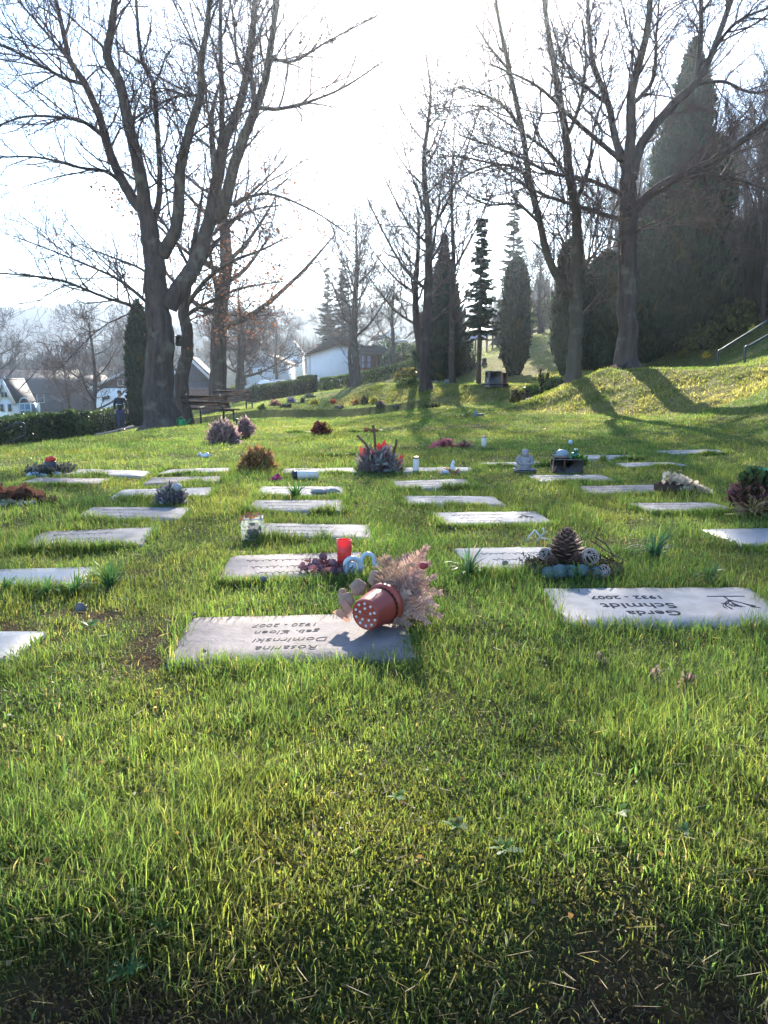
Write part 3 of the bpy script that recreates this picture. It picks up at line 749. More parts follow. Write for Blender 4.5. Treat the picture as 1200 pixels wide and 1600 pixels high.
# --- slender trees in the middle
def simple_tree(px, d, top, r, label, seed, group='bare trees of the graveyard', lean=0, nl=9, P=None, spread=.33, first=.28, kscale=1.0, **kw):
    g = random.Random(seed); b = ondn(px, d); tp = P3(px+lean, top, d); H = tp.z-b.z
    tr = [b+(tp-b)*t+Vector((g.gauss(0,.012), g.gauss(0,.012), 0))*H*(t > 0) for t in (0,.12,.3,.5,.7,.88,1)]
    rad = [r*q for q in (1.05,.95,.85,.66,.45,.24,.07)]
    limbs = [(tr, rad, .7)]
    for i in range(nl):
        t = first+(.92-first)*(i+g.random()*.7)/nl; f = t*6; j = [0,.12,.3,.5,.7,.88,1]; kx = max(q for q in range(6) if j[q] <= t); u = (t-j[kx])/(j[kx+1]-j[kx])
        p = tr[kx].lerp(tr[kx+1], u); az = i*2.4+g.uniform(-.4,.4); ln = H*spread*(1.05-t*.75)*g.uniform(.8, 1.2)
        e = Vector((math.cos(az), math.sin(az), 0)); ris = kw.get('rise', .75)
        pts = [p, p+e*ln*.35+Vector((0,0,ln*.28*ris)), p+e*ln*.72+Vector((0,0,ln*.8*ris)), p+e*ln+Vector((0,0,ln*1.3*ris))]
        rr = r*(.95-.8*t)*.5; limbs.append((pts, [rr, rr*.75, rr*.5, rr*.2], kscale))
    kw.pop('rise', None)
    return tree('bare_tree', label, group, b, limbs, P, seed, **kw)
PM = dict(k=[9,7,4], ln=[1.6,.8,.42], rmin=.008, r=[.03,.013,.008])
simple_tree(667, 30, 85, .20, 'tall slender bare tree rising from the middle of the low bank', 21, P=dict(PM, k=[7,6,4], rmin=.0055), spread=.27, nl=17, rise=1.2)
simple_tree(651, 37, 300, .21, 'bare tree just left of the slender tree, standing in rusty brush', 22, P=dict(PM, rmin=.007), nl=14, spread=.38)
simple_tree(556, 50, 335, .26, 'bare tree in front of the white chapel, thicker of the pair', 23, P=dict(PM, rmin=.009, ln=[1.8,.9,.45]), nl=16, spread=.34, rise=1.1)
simple_tree(545, 51, 440, .14, 'thin bare tree in front of the white chapel wall', 24, P=dict(PM, rmin=.009), nl=9, spread=.42, rise=.6)
simple_tree(337, 35, 120, .40, 'broad bare tree with straight trunk behind the second bench', 25, P=dict(PM, rmin=.007, ln=[2.1,1.0,.5], k=[8,6,4]), nl=15, spread=.38, first=.24, rise=.6, leaves=1300, leafbox=lambda e: e.z < 8.2)
PC = dict(PM, rmin=.0055, ln=[1.6,.8,.42], k=[9,6,4], upb=.0, up=[.0,-.01,0])
d = 27; b = ondn(287, d)
limbs = [([b]+[P3(x, y, d) for x, y in ((283,600),(291,560),(293,520),(287,490),(292,450),(300,400),(310,340),(318,290))], [.27,.24,.22,.20,.19,.16,.12,.07,.03], .9),
 L2(d, [(290,480),(320,440),(360,410),(410,390),(450,370)], .09, .02, -1.8, 1.3), L2(d, [(288,495),(330,470),(380,450),(440,440)], .07, .018, 1.6, 1.3),
 L2(d, [(290,500),(260,450),(220,420),(170,400),(120,380)], .07, .018, 1.4, 1.2), L2(d, [(293,450),(330,390),(370,340),(400,300)], .08, .02, 1.2, 1.3),
 L2(d, [(297,420),(270,370),(240,330),(200,300)], .06, .018, -1.6, 1.2), L2(d, [(300,400),(340,360),(390,330),(440,320)], .06, .018, -1.8, 1.3), L2(d, [(286,500),(310,480),(350,490),(400,500)], .05, .015, -1.2, 1.3)]
tree('bare_tree', 'crooked tree with the bird box and a few copper leaves, right behind the huge trunk', 'bare trees of the graveyard', b, limbs, PC, 31, leaves=1500)
simple_tree(378, 56, 440, .30, 'spreading round tree with many stems beyond the second bench', 33, P=dict(PM, rmin=.009, ln=[2,1,.5], k=[9,7,5], upb=.05), nl=13, spread=.55, first=.18, rise=.35, leaves=900)
simple_tree(367, 50, 500, .16, 'small dark stem leaning beside the spreading round tree', 34, P=dict(PM, rmin=.009), nl=7, spread=.4, lean=8)
simple_tree(432, 78, 500, .18, 'far bare tree between the round tree and the tall dark spruces', 35, P=dict(PM, rmin=.012, ln=[2.2,1.1,.5]), nl=10, spread=.5, rise=.4, twig='twig_far')
simple_tree(142, 58, 492, .24, 'round bare tree in the garden behind the clipped hedge', 36, P=dict(PM, rmin=.009, ln=[1.9,.95,.45], k=[8,7,5]), nl=13, spread=.48, first=.25, rise=.6)
simple_tree(112, 62, 540, .17, 'smaller bare tree leaning left behind the clipped hedge', 37, P=dict(PM, rmin=.010), nl=9, spread=.45, lean=-16)
simple_tree(-12, 70, 495, .26, 'bare tree cut off by the left edge above the white gable', 38, P=dict(PM, rmin=.011, ln=[2.2,1.1,.5], k=[9,7,5]), nl=13, spread=.55, rise=.5, twig='twig_far')
simple_tree(205, 95, 505, .22, 'far bare tree over the roof of the white gabled house', 39, P=dict(PM, rmin=.013, ln=[2.4,1.2,.6]), nl=11, spread=.5, rise=.6, twig='twig_far')
simple_tree(612, 62, 430, .2, 'bare tree with fine twigs right of the chapel roof', 40, P=dict(PM, rmin=.010, ln=[2,1,.5]), nl=11, spread=.42, rise=.7, twig='twig_far')
simple_tree(843, 58, 400, .2, 'bare tree by the fence between the two dark columns', 41, P=dict(PM, rmin=.010, ln=[2,1,.5]), nl=11, spread=.4, rise=.7, twig='twig_far')
simple_tree(707, 34, 190, .14, 'thin bare tree rising beside the tall slender one', 42, P=dict(PM, rmin=.006), nl=14, spread=.26, rise=1.2)

# ------------------------------------------------------------------ conifers and clipped evergreens
M['thuja'] = mat('thuja_foliage', (.040,.060,.030), .7, .5, 1.2, 0, .15, c2=(.022,.036,.021), attr=True, trans=.25)
M['spruce'] = mat('spruce_foliage', (.042,.062,.040), .7, .4, 1.0, 0, .2, c2=(.026,.040,.030), attr=True, trans=.15)
M['core'] = mat('inner_shade_tone', (.030,.032,.020), .95, .4, 3, .5, .05)  # dark colour puts the shade among inner twigs into cores and stems
M['hedge'] = mat('hedge_leaf', (.060,.105,.024), .55, .4, 1.5, 0, .3, c2=(.036,.066,.018), attr=True, trans=.35)
def rand_unit(n):
    v = nrng.normal(0, 1, (n,3)); return v/np.linalg.norm(v, axis=1, keepdims=True)
def thuja(label, px, d, top, prof, half, seed, group='dark clipped-looking conifers', n=5000, size=.11, base_dz=0, tint=(1,1,1), lump=.25, cat='tree', bare=0):
    """prof: list of (height fraction, radius fraction); half = half width in photo px"""
    b = ondn(px, d, dz=-.05); H = P3(px, top, d).z-b.z; r0 = half*mpp(d)*1.01
    root = thing('conifer', label, cat, b, 0, group)
    hs = np.array([p[0] for p in prof]); rs = np.array([p[1] for p in prof])
    t = nrng.random(int(n*1.7)); w = np.interp(t, hs, rs); k = nrng.random(len(t)) < w+.06; t = t[k][:n]; n_ = len(t)
    a = nrng.uniform(0, 2*np.pi, n_); rr = np.interp(t, hs, rs)*r0
    lm = 1+lump*2*(fbm(a*1.6*1.0+seed, t*H*.9, seed, 3)-.5)+lump*.6*(vnoise(a*5, t*H*3, seed+3)-.5)
    q = np.sqrt(nrng.uniform(.45, 1.1, n_)); q = np.where(nrng.random(n_) < .10, q*nrng.uniform(1, 1.28, n_), q); rad = rr*lm*q
    C = np.stack([np.cos(a)*rad, np.sin(a)*rad, t*H], 1)
    out = np.stack([np.cos(a), np.sin(a), np.zeros(n_)], 1)
    up = out*.45+np.array([0,0,1.0])+nrng.normal(0, .35, (n_,3)); up /= np.linalg.norm(up, axis=1, keepdims=True)
    sd_ = np.cross(up, out+nrng.normal(0, .5, (n_,3))); sd_ /= np.linalg.norm(sd_, axis=1, keepdims=True)
    s = size*nrng.uniform(.6, 1.4, (n_,1))
    col = np.array(tint)*nrng.uniform(.6, 1.35, (n_,1)); br = (nrng.random(n_) < .03) | ((fbm(a*2.2, t*H*1.3, seed+40, 2) > .68) & (nrng.random(n_) < .5)); col[br] = (2.1, 1.25, .8)
    fm = MB(); fm.cards(C, sd_*s*.45, up*s, col)
    fm.build('foliage', M['thuja'], root)
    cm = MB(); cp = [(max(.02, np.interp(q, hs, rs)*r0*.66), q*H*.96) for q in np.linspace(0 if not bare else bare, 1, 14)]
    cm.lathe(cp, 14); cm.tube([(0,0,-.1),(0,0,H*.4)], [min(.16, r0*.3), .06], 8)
    cm.build('trunk', M['core'], root, True)  # added opaque dark core inside the foliage blocks light; joined with the trunk
    return root
CYL = [(0,.55),(.06,.85),(.2,1),(.55,.98),(.78,.8),(.92,.45),(1,.05)]
CON = [(0,.85),(.1,1),(.35,.82),(.6,.52),(.85,.2),(1,.02)]
SPI = [(0,.35),(.1,.7),(.28,1),(.6,.97),(.85,.75),(.95,.45),(1,.08)]
BIG = [(0,.9),(.15,1),(.42,.95),(.52,.82),(.72,.55),(.9,.3),(1,.03)]
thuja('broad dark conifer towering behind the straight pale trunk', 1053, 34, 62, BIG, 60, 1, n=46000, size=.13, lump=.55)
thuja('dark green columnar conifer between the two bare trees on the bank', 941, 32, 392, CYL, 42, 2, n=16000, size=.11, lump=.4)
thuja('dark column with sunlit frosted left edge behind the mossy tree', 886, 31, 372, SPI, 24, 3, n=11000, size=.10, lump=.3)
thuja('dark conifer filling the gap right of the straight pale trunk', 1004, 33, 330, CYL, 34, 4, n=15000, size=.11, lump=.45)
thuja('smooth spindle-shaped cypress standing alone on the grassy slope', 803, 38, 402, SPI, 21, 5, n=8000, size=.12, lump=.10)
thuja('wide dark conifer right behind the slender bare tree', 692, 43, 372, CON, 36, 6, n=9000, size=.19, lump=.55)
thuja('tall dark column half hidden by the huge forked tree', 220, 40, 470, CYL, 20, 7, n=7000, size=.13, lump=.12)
def spruce(label, px, d, top, halfpx, seed, bare=.0, n_wh=80, group='spruces', tint=(1,1,1), dens=1.0):
    b = ondn(px, d); H = P3(px, top, d).z-b.z; r0 = halfpx*mpp(d)
    root = thing('spruce', label, 'tree', b, 0, group); g = random.Random(seed)
    tm = MB(); tm.tube([(0,0,-.1),(0,0,H*.5),(0,0,H*.985)], [H*.017, H*.010, .01], 9); tm.build('trunk', M['bark'], root, True)
    C = []; U = []; Wv = []; col = []; st = []
    for i in range(n_wh):
        t = bare+(1-bare)*min(.985, (i+1.4*g.random())/n_wh); z = H*t; ln = r0*(1.06-t)/(1.06-bare)*1.0
        nb = g.randint(2, 4)
        for k in range(nb):
            a = k*6.283/nb+g.uniform(-.5,.5)+i; z = H*min(.98, max(bare, t+g.uniform(-.035,.035))); L_ = max(.12, ln*g.uniform(.42, 1.2)); dr = g.uniform(.15, .75)*(1-t*.9)
            pts = [Vector((math.cos(a)*L_*s_, math.sin(a)*L_*s_, z-dr*L_*s_+.28*L_*s_*s_)) for s_ in (0,.35,.7,1)]
            st.append((pts, [.02,.015,.01,.004]))
            ns = int(max(10, L_*30*dens))
            for q in range(ns):
                s_ = .15+.85*(q+g.random())/ns; p = Vector((math.cos(a)*L_*s_, math.sin(a)*L_*s_, z-dr*L_*s_+.28*L_*s_*s_))
                side = g.choice((-1,1)); sdir = Vector((-math.sin(a)*side, math.cos(a)*side, g.uniform(-.5,.05)))+Vector((math.cos(a), math.sin(a), 0))*g.uniform(.3,.9)
                sdir.normalize(); sl_ = max(.18, .36*L_*(1.15-s_))*g.uniform(.6,1.2)
                nrm = Vector((g.gauss(0,1), g.gauss(0,1), .45)).normalized(); w = sdir.cross(nrm).normalized()
                C.append(p+sdir*sl_*.5); U.append(w*sl_*.30); Wv.append(sdir*sl_*.55); col.append([c_*g.uniform(.6,1.3) for c_ in tint])
    fm = MB(); fm.cards(np.array(C), np.array(U), np.array(Wv), np.array(col)); strands(fm, st, 3)
    fm.build('foliage', M['spruce'], root); return root
spruce('tallest dark spruce behind the chapel', 537, 88, 402, 36, 1, dens=2.4, tint=(.7,.7,.75))
spruce('narrower dark spruce left of the tallest one behind the chapel', 513, 92, 415, 32, 2, dens=2.4, tint=(.7,.7,.75))
spruce('open spruce with bare reddish stem on the brown bank', 748, 33, 338, 32, 3, bare=.30, n_wh=52)
spruce('tall hazy spruce behind the spindle-shaped cypress', 797, 56, 296, 42, 4, bare=.05)
spruce('small dark spruce far beyond the rusty brush', 703, 70, 470, 20, 5)
thuja('small dark conical bush against the chapel wall', 352+0, 73, 566, CON, 1, 9, n=10) if False else None

# ------------------------------------------------------------------ hedges and shrubs
def leafy(name, label, cat, b, samples, size, tint, group=None, core=None, rz=0, material='hedge', part=None):
    root = thing(name, label, cat, b, rz, group)
    C = samples; n = len(C)
    U = rand_unit(n); Wv = np.cross(U, rand_unit(n)); Wv /= np.linalg.norm(Wv, axis=1, keepdims=True)
    s = size*nrng.uniform(.6, 1.4, (n,1))
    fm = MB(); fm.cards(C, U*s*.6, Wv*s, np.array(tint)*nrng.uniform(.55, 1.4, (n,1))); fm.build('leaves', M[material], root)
    if core: core.build('stems', M['core'], root, True)
    return root
def hedge(label, path, h, w, n, size, tint, group, twiggy=0):
    """path: list of (x, y) world"""
    b = Vector((path[0][0], path[0][1], gz1(*path[0])))
    P = np.array(path); seg = np.hypot(*(P[1:]-P[:-1]).T); cum = np.concatenate([[0], np.cumsum(seg)]); Ltot = cum[-1]
    t = nrng.uniform(0, Ltot, n); x = np.interp(t, cum, P[:,0]); y = np.interp(t, cum, P[:,1])
    dx = np.interp(t+.1, cum, P[:,0])-np.interp(t-.1, cum, P[:,0]); dy = np.interp(t+.1, cum, P[:,1])-np.interp(t-.1, cum, P[:,1]); l = np.hypot(dx, dy)+1e-9
    nx_, ny_ = -dy/l, dx/l
    s = nrng.uniform(-1, 1, n); z = nrng.uniform(0, 1, n); f = nrng.integers(0, 3, n)
    s = np.where(f == 0, np.sign(s)*(1-np.abs(nrng.normal(0,.12,n))), s); z = np.where(f == 1, 1-np.abs(nrng.normal(0,.06,n)), z)
    hh = h*(1+.10*(fbm(t*.8, t*0+1, 51)-.5)); ww = w*(1+.25*(fbm(t*1.1, z*2, 52)-.5))
    X_ = x+nx_*s*ww/2; Y_ = y+ny_*s*ww/2; Z = gz(x, y)+z*hh
    C = np.stack([X_, Y_, Z], 1)-np.array(b)
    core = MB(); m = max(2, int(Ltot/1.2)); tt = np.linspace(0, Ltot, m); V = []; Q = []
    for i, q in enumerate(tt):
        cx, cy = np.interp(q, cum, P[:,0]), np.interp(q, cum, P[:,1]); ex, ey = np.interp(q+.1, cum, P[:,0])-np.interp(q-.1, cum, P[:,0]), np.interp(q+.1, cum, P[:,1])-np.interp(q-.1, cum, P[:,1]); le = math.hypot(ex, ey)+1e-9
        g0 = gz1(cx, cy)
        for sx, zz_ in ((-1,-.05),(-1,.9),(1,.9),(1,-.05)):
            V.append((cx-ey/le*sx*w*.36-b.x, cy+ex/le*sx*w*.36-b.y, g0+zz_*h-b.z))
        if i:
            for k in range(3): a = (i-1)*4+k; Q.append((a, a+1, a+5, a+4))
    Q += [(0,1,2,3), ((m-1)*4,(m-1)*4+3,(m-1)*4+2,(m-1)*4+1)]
    if not twiggy: core.add(V, Q)  # added solid dark filler blocks light behind the leaves, built as stems
    else:
        st = []
        for q in range(twiggy):
            u = nrng.uniform(0, Ltot); cx, cy = np.interp(u, cum, P[:,0]), np.interp(u, cum, P[:,1]); g0 = gz1(cx, cy)
            p = Vector((cx+nrng.normal(0, w*.2)-b.x, cy+nrng.normal(0, w*.2)-b.y, g0-b.z)); e = p+Vector((nrng.normal(0,.15), nrng.normal(0,.15), h*nrng.uniform(.7,1)))
            st.append(([p, p.lerp(e,.5)+Vector((nrng.normal(0,.05),nrng.normal(0,.05),0)), e], [.02,.012,.006]))
        strands(core, st, 4)
    return leafy('hedge', label, 'hedge', b, C, size, tint, group, core)
hedge('clipped dense green hedge beside the path at left', [(-15.0,23.5),(-14.7,28.5),(-14.5,33)], 1.28, 1.1, 15000, .045, (1,1,1), 'clipped hedges')
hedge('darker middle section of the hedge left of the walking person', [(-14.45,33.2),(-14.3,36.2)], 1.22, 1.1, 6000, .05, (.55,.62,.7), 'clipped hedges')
hedge('thin leaf-poor hedge stretch behind the walking person', [(-14.25,36.5),(-14.0,41),(-13.6,47)], 1.12, .9, 4500, .05, (1.5,1.25,1.1), 'clipped hedges', twiggy=420)
a = hit(300, 628, 20); 
def onp(px, d): q = ondn(px, d, dz=0); return (q.x, q.y)
hedge('low brown twiggy hedge along the far end of the lawn', [onp(392,46), onp(430,47.5), onp(478,49)], .95, .7, 1800, .07, (1.5,1.2,1), 'clipped hedges', twiggy=420)
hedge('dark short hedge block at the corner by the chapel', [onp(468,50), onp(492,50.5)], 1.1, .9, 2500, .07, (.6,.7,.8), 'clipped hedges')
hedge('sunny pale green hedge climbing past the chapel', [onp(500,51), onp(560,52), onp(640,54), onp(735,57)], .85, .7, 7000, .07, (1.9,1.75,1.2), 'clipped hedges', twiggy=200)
def shrub(label, px, py, d, half, hpx, n, size, tint, seed, group=None, material='hedge', stems=0, cat='shrub', on=True):
    b = ondn(px, d, dz=0) if on else P3(px, py, d)
    if py: b = P3(px, py, d); g_ = gz1(b.x, b.y); b.z = g_
    r = half*mpp(d); h = hpx*mpp(d)
    v = rand_unit(n); v[:,2] = np.abs(v[:,2]); q = nrng.uniform(.5, 1.05, (n,1))**.5
    k = 1+.5*(fbm(v[:,0]*2+seed, v[:,1]*2+v[:,2]*2, seed, 2)-.5)
    C = v*q*k[:,None]*(r, r, h)
    core = MB()
    if stems:
        st = []
        for _ in range(stems):
            e = rand_unit(1)[0]; e[2] = abs(e[2])+.4; p = Vector((nrng.normal(0, r*.15), nrng.normal(0, r*.15), -.03)); q_ = Vector((e[0]*r*.9, e[1]*r*.9, h*nrng.uniform(.6,1.05)))
            st.append(([p, p.lerp(q_,.5)+Vector((0,0,h*.08)), q_], [.012+.0003*d,.008+.0002*d,.004+.0002*d]))
        strands(core, st, 4)
    else: core.blob(0,0,h*.35, r*.62, r*.62, h*.5, seed)  # added dark blob fills the leafy inside against light, no stems drawn
    return leafy('shrub', label, cat, b, C, size, tint, group, core, material=material)
shrub('broad leaved evergreen shrub with yellowish leaves above the hedge', 108, 668, 34, 34, 40, 2600, .09, (1.1,1.0,.8), 1)
shrub('dark evergreen shrub left of the yellowish one behind the hedge', 68, 668, 36, 30, 30, 1800, .08, (.7,.8,.8), 2)
shrub('reddish twiggy bush behind the hedge near the greenhouse', 88, 640, 48, 42, 48, 1500, .06, (2.8,1.25,1.7), 3, stems=160)
shrub('brown leafless bush at the left edge by the white gable', 10, 672, 38, 40, 26, 900, .06, (2.2,1.3,1.2), 4, stems=120)
shrub('round clipped dark bush right of the stone planter on the terrace', 868, 590, 25.5, 19, 20, 1600, .05, (.8,.9,.8), 5)
shrub('bright green clipped bush left of the round dark bush', 832, 592, 26, 17, 20, 1400, .05, (1.5,1.5,1.0), 6)
shrub('reddish brown low bush beside the grey headstone', 813, 597, 25.5, 17, 22, 900, .045, (2.6,1.3,1.6), 7, stems=90)
shrub('thin upright twig bush between the two clipped bushes', 849, 592, 25.8, 10, 40, 260, .03, (1.8,1.5,.9), 8, stems=60)
shrub('golden yellow flowering bush beyond the second bench', 364, 612, 62, 13, 22, 1400, .10, (6.5,4.6,.6), 9)
shrub('rusty brown brush at the foot of the bare tree on the low bank', 641, 598, 37.5, 24, 24, 1500, .06, (4.2,2.1,1.6), 10, stems=60)
shrub('pile of pink grey brush beside the slender tree', 643, 604, 32, 26, 9, 700, .05, (3.4,2.4,2.6), 11, stems=40)
shrub('small dark bush against the white chapel wall', 508, 598, 62, 13, 17, 900, .10, (.6,.75,.9), 12)
shrub('dark ivy mound right of the chapel', 620, 572, 66, 26, 26, 1200, .14, (.7,.8,1.0), 13)
for k_, (px_, d_, hw_, hp_, c_, lb_) in enumerate(((634,64,18,22,(2.2,1.5,1.3),'brown leafless bush peeping over the sunny hedge right of the chapel'),(640,70,26,34,(1.9,1.5,1.3),'tall brown brush behind the lamp right of the chapel'),(668,66,22,30,(1.5,1.4,1.2),'grey brown brush behind the slender tree stem'),
   (612,84,30,36,(1.6,1.4,1.5),'hazy grey brush farthest behind the chapel porch'),(586,96,26,30,(1.6,1.5,1.4),'pale hazy bush above the chapel roof'),(720,66,20,16,(1.6,1.3,1.1),'low brown bush by the fence below the blue roofed house'),(848,66,24,40,(1.8,1.4,1.4),'brownish brush behind the fence between the dark columns'))):
    shrub(lb_, px_, 0, d_, hw_, hp_, 1300, .12, c_, 60+k_, stems=70)
shrub('hazy green bush beyond the fence on the slope', 700, 560, 60, 20, 22, 900, .12, (1.2,1.1,.9), 14)
shrub('orange and green sprouting bush at the foot of the forest', 1072, 506, 31.5, 8, 15, 400, .05, (2.4,1.3,.6), 15)
shrub('low bramble thicket at the foot of the forest above the grass slope', 1140, 494, 33, 55, 42, 2600, .07, (2.1,1.35,1.4), 16, stems=160)
shrub('dark bramble heap between big conifer and forest', 1105, 500, 32, 30, 45, 1200, .07, (1.7,1.2,1.3), 17, stems=120)
# ------------------------------------------------------------------ forest on the right-hand hill
protos = []
for s in range(4):
    g = random.Random(90+s); H = (13, 15, 11, 16)[s]; r = (.14,.17,.12,.19)[s]
    b = Vector((0, 0, 0)); tr = [Vector((g.gauss(0,.12)*i, g.gauss(0,.12)*i, H*t)) for i, t in enumerate((0,.2,.45,.7,.9,1))]
    limbs = [(tr, [r, r*.9, r*.75, r*.5, r*.25, r*.05], .9)]
    for i in range(9):
        t = .32+.6*(i+g.random()*.6)/9; z = H*t; kx = max(q for q in range(5) if (0,.2,.45,.7,.9,1)[q] <= t); p = tr[kx].lerp(tr[kx+1], .4); p = Vector((p.x, p.y, z))
        az = i*2.4; e = Vector((math.cos(az), math.sin(az), 0)); ln = H*.2*(1.3-t)*g.uniform(.8,1.2)
        limbs.append(([p, p+e*ln*.5+Vector((0,0,ln*.6)), p+e*ln+Vector((0,0,ln*1.5))], [r*.36, r*.22, r*.08], 1))
    protos.append((limbs, 300+s))
spots = []
g = random.Random(77)
tries = 0
while len(spots) < 120 and tries < 9000:
    tries += 1
    y = 27+58*g.random()**1.5; x = g.uniform(14, 14+y*.5)
    lm_ = float(litter_mask(np.array([x]), np.array([y]))[0])
    if lm_ < .6 or any((x-a)**2+(y-b)**2 < 1.6 for a, b in spots): continue
    if x/y > .68: continue
    spots.append((x, y))
spots.sort(key=lambda s: s[1])
look = ['grey', 'dark', 'brownish', 'slim', 'crooked', 'straight']
roots = []
for i, (x, y) in enumerate(spots):
    z = gz1(x, y)-.1
    lab = 'bare forest tree among its like on the brown leafy hillside at right'
    if i < 4:
        limbs, sd_ = protos[i]
        PF = dict(k=[7,6,4], ln=[1.6,.8,.4], rmin=.0085, r=[.03,.015,.009])
        rt = tree('forest_tree', lab, 'bare forest trees on the right hillside', (0,0,0), limbs, PF, sd_, twig='twig_far', bark='bark')
        rt.location = (x, y, z); rt.scale = (.6,.6,.6); roots.append(rt)
    else:
        dup(roots[i % 4], (x, y, z), g.uniform(0, 6.28), lab, g.uniform(.45, .7) if y < 48 else g.uniform(.6, .95))
# fallen leaves and brush on the forest floor
n = 26000; x = nrng.uniform(8, 55, n); y = nrng.uniform(22, 80, n)
k = (litter_mask(x, y) > .3) & (x/y < .75); x, y = x[k], y[k]; n = len(x)
C = np.stack([x, y, gz(x, y)+nrng.uniform(0, .12, n)], 1); U = rand_unit(n); Wv = np.cross(U, rand_unit(n)); s = nrng.uniform(.03, .09, (n,1))
cl = np.array([.13,.068,.042])*nrng.uniform(.4, 1.5, (n,1)); gl = nrng.random(n) < .2; cl[gl] = (.05,.08,.03)
mb = MB(); mb.cards(C, U*s, Wv*s*.7, cl)
M['litter'] = blade_mat('fallen_leaf', .25, .5)
tag(mb.build('fallen_leaves', M['litter']), kind='stuff')
# ------------------------------------------------------------------ distant hills and woods
def hill(name, cx, cy, rx, ry, h, z0, seed, color, n=(90, 60), rot=0):
    u = np.linspace(-1, 1, n[0]); v = np.linspace(-1, 1, n[1]); U, V_ = np.meshgrid(u, v); U, V_ = U.ravel(), V_.ravel()
    prof = np.clip(1-(np.abs(U)**2.6), 0, 1)*np.clip(1-(np.abs(V_)**2), 0, 1)
    z = z0+h*prof*(.72+.56*fbm(U*2.4+seed, V_*1.5, seed, 4))-2
    x = cx+U*rx; y = cy+V_*ry+rot*U*rx
    i = np.arange(n[1]-1)[:,None]*n[0]; j = np.arange(n[0]-1)[None,:]
    Q = np.stack([i+j, i+j+1, i+n[0]+j+1, i+n[0]+j], -1).reshape(-1,4)
    m = mat(name+'_soil', color, 1, .4, .02, .6, .02, bscale=.15, bdist=3)
    tag(mk(name, np.stack([x, y, z], 1), Q, None, m, None, None, True), kind='structure')
    return x, y, z, prof
M['far_wood'] = mat('distant_woodland', (.075,.058,.048), 1, .4, .05, 0, .02, c2=(.05,.052,.035))
def woods(name, X_, Y_, Z, n, h, seed, w=.5, jit=5):
    idx = nrng.integers(0, len(X_), n); x = X_[idx]+nrng.normal(0, jit, n); y = Y_[idx]+nrng.normal(0, jit, n); z = Z[idx]-1
    mb = MB(); m = 9
    a = nrng.uniform(0, 2*np.pi, (n, m)); hh = h*nrng.uniform(.6, 1.2, (n,1)); sp_ = hh*.32*nrng.uniform(.3, 1, (n, m)); zt = hh*nrng.uniform(.65, 1.05, (n, m))
    B = np.stack([np.repeat(x[:,None], m, 1), np.repeat(y[:,None], m, 1), np.repeat(z[:,None], m, 1)], -1)
    mid = B+np.stack([np.cos(a)*sp_*.5, np.sin(a)*sp_*.5, zt*.45], -1); T = B+np.stack([np.cos(a)*sp_, np.sin(a)*sp_, zt], -1)
    s = np.stack([-np.sin(a+1), np.cos(a+1), 0*a], -1)*(hh*.035*w*2)[:,:,None]
    V = np.stack([mid-s*2.2, mid+s*2.2, T, B], 2).reshape(-1, 3); k = np.arange(n*m)[:,None]*4
    mb.add(V, None, np.concatenate([k+[[0,1,2]], k+[[0,3,1]]]))
    tag(mb.build(name, M['far_wood']), kind='stuff')
h1 = hill('ridge', -330, 700, 420, 170, 62, -8, 3, (.07,.062,.045))
sel = h1[3] > .05; woods('ridge_wood', h1[0][sel], h1[1][sel], h1[2][sel], 5200, 12, 1, .9)
h2 = hill('far_hill', 60, 420, 260, 110, 36, -6, 7, (.075,.062,.045))
sel = h2[3] > .05; woods('far_wood', h2[0][sel], h2[1][sel], h2[2][sel], 5200, 10, 2, .8)
h3 = hill('valley_rise', -20, 240, 130, 60, 12, -5, 9, (.08,.075,.045))
sel = (h3[3] > .1); woods('valley_wood', h3[0][sel], h3[1][sel], h3[2][sel], 900, 8, 3, .6)
ux = nrng.uniform(13, 40, 9000); uy = nrng.uniform(26, 75, 9000); k = (litter_mask(ux, uy) > .7) & (ux/uy < .75)
woods('undergrowth', ux[k], uy[k], gz(ux[k], uy[k])+.9, 5200, 1.5, 8, .5, .05)
# upper part of the near hill, too far to count
x = nrng.uniform(30, 260, 6000); y = nrng.uniform(60, 330, 6000); k = (x > 16+.12*(y-50)) & ((x/y) < .9) & ((y > 85) | (x > 12+y*.62)); x, y = x[k], y[k]
woods('hillside_wood', x, y, gz(x, y), 3600, 9, 5, .3)
# ------------------------------------------------------------------ stone slabs
M['st_grey'] = mat('slab_stone_brownish', (.24,.205,.195), .75, .25, 7, .6, .15, c2=(.155,.132,.126), bscale=60, bdist=.004)
M['st_white'] = mat('slab_stone_white', (.335,.31,.295), .75, .2, 9, .5, .15, c2=(.21,.20,.20), bscale=60, bdist=.003)
M['st_pale'] = mat('slab_stone_pale', (.25,.235,.23), .75, .25, 9, .5, .14, c2=(.155,.145,.14), bscale=60, bdist=.004)
M['st_blue'] = mat('slab_stone_polished', (.17,.18,.205), .42, .25, 7, .15, .2, c2=(.15,.16,.18), bscale=60, bdist=.002)
M['letter'] = mat('engraved_black_paint', (.060,.055,.06), .95, .2, 20, 0, .0)
M['engrave'] = mat('engraved_shallow_cut', (.105,.092,.086), .9, .3, 20, 0, .1)
def textmesh(s, size, name, shear=0, bold=0.0):
    cu = bpy.data.curves.new(name, 'FONT'); cu.body = s; cu.size = size; cu.align_x = 'CENTER'; cu.shear = shear; cu.offset = bold; cu.resolution_u = 3
    cu.extrude = .0006
    o = bpy.data.objects.new(name, cu); COL.objects.link(o)
    dg = bpy.context.evaluated_depsgraph_get(); me = bpy.data.meshes.new_from_object(o.evaluated_get(dg), depsgraph=dg)
    bpy.data.objects.remove(o); bpy.data.curves.remove(cu)
    return me
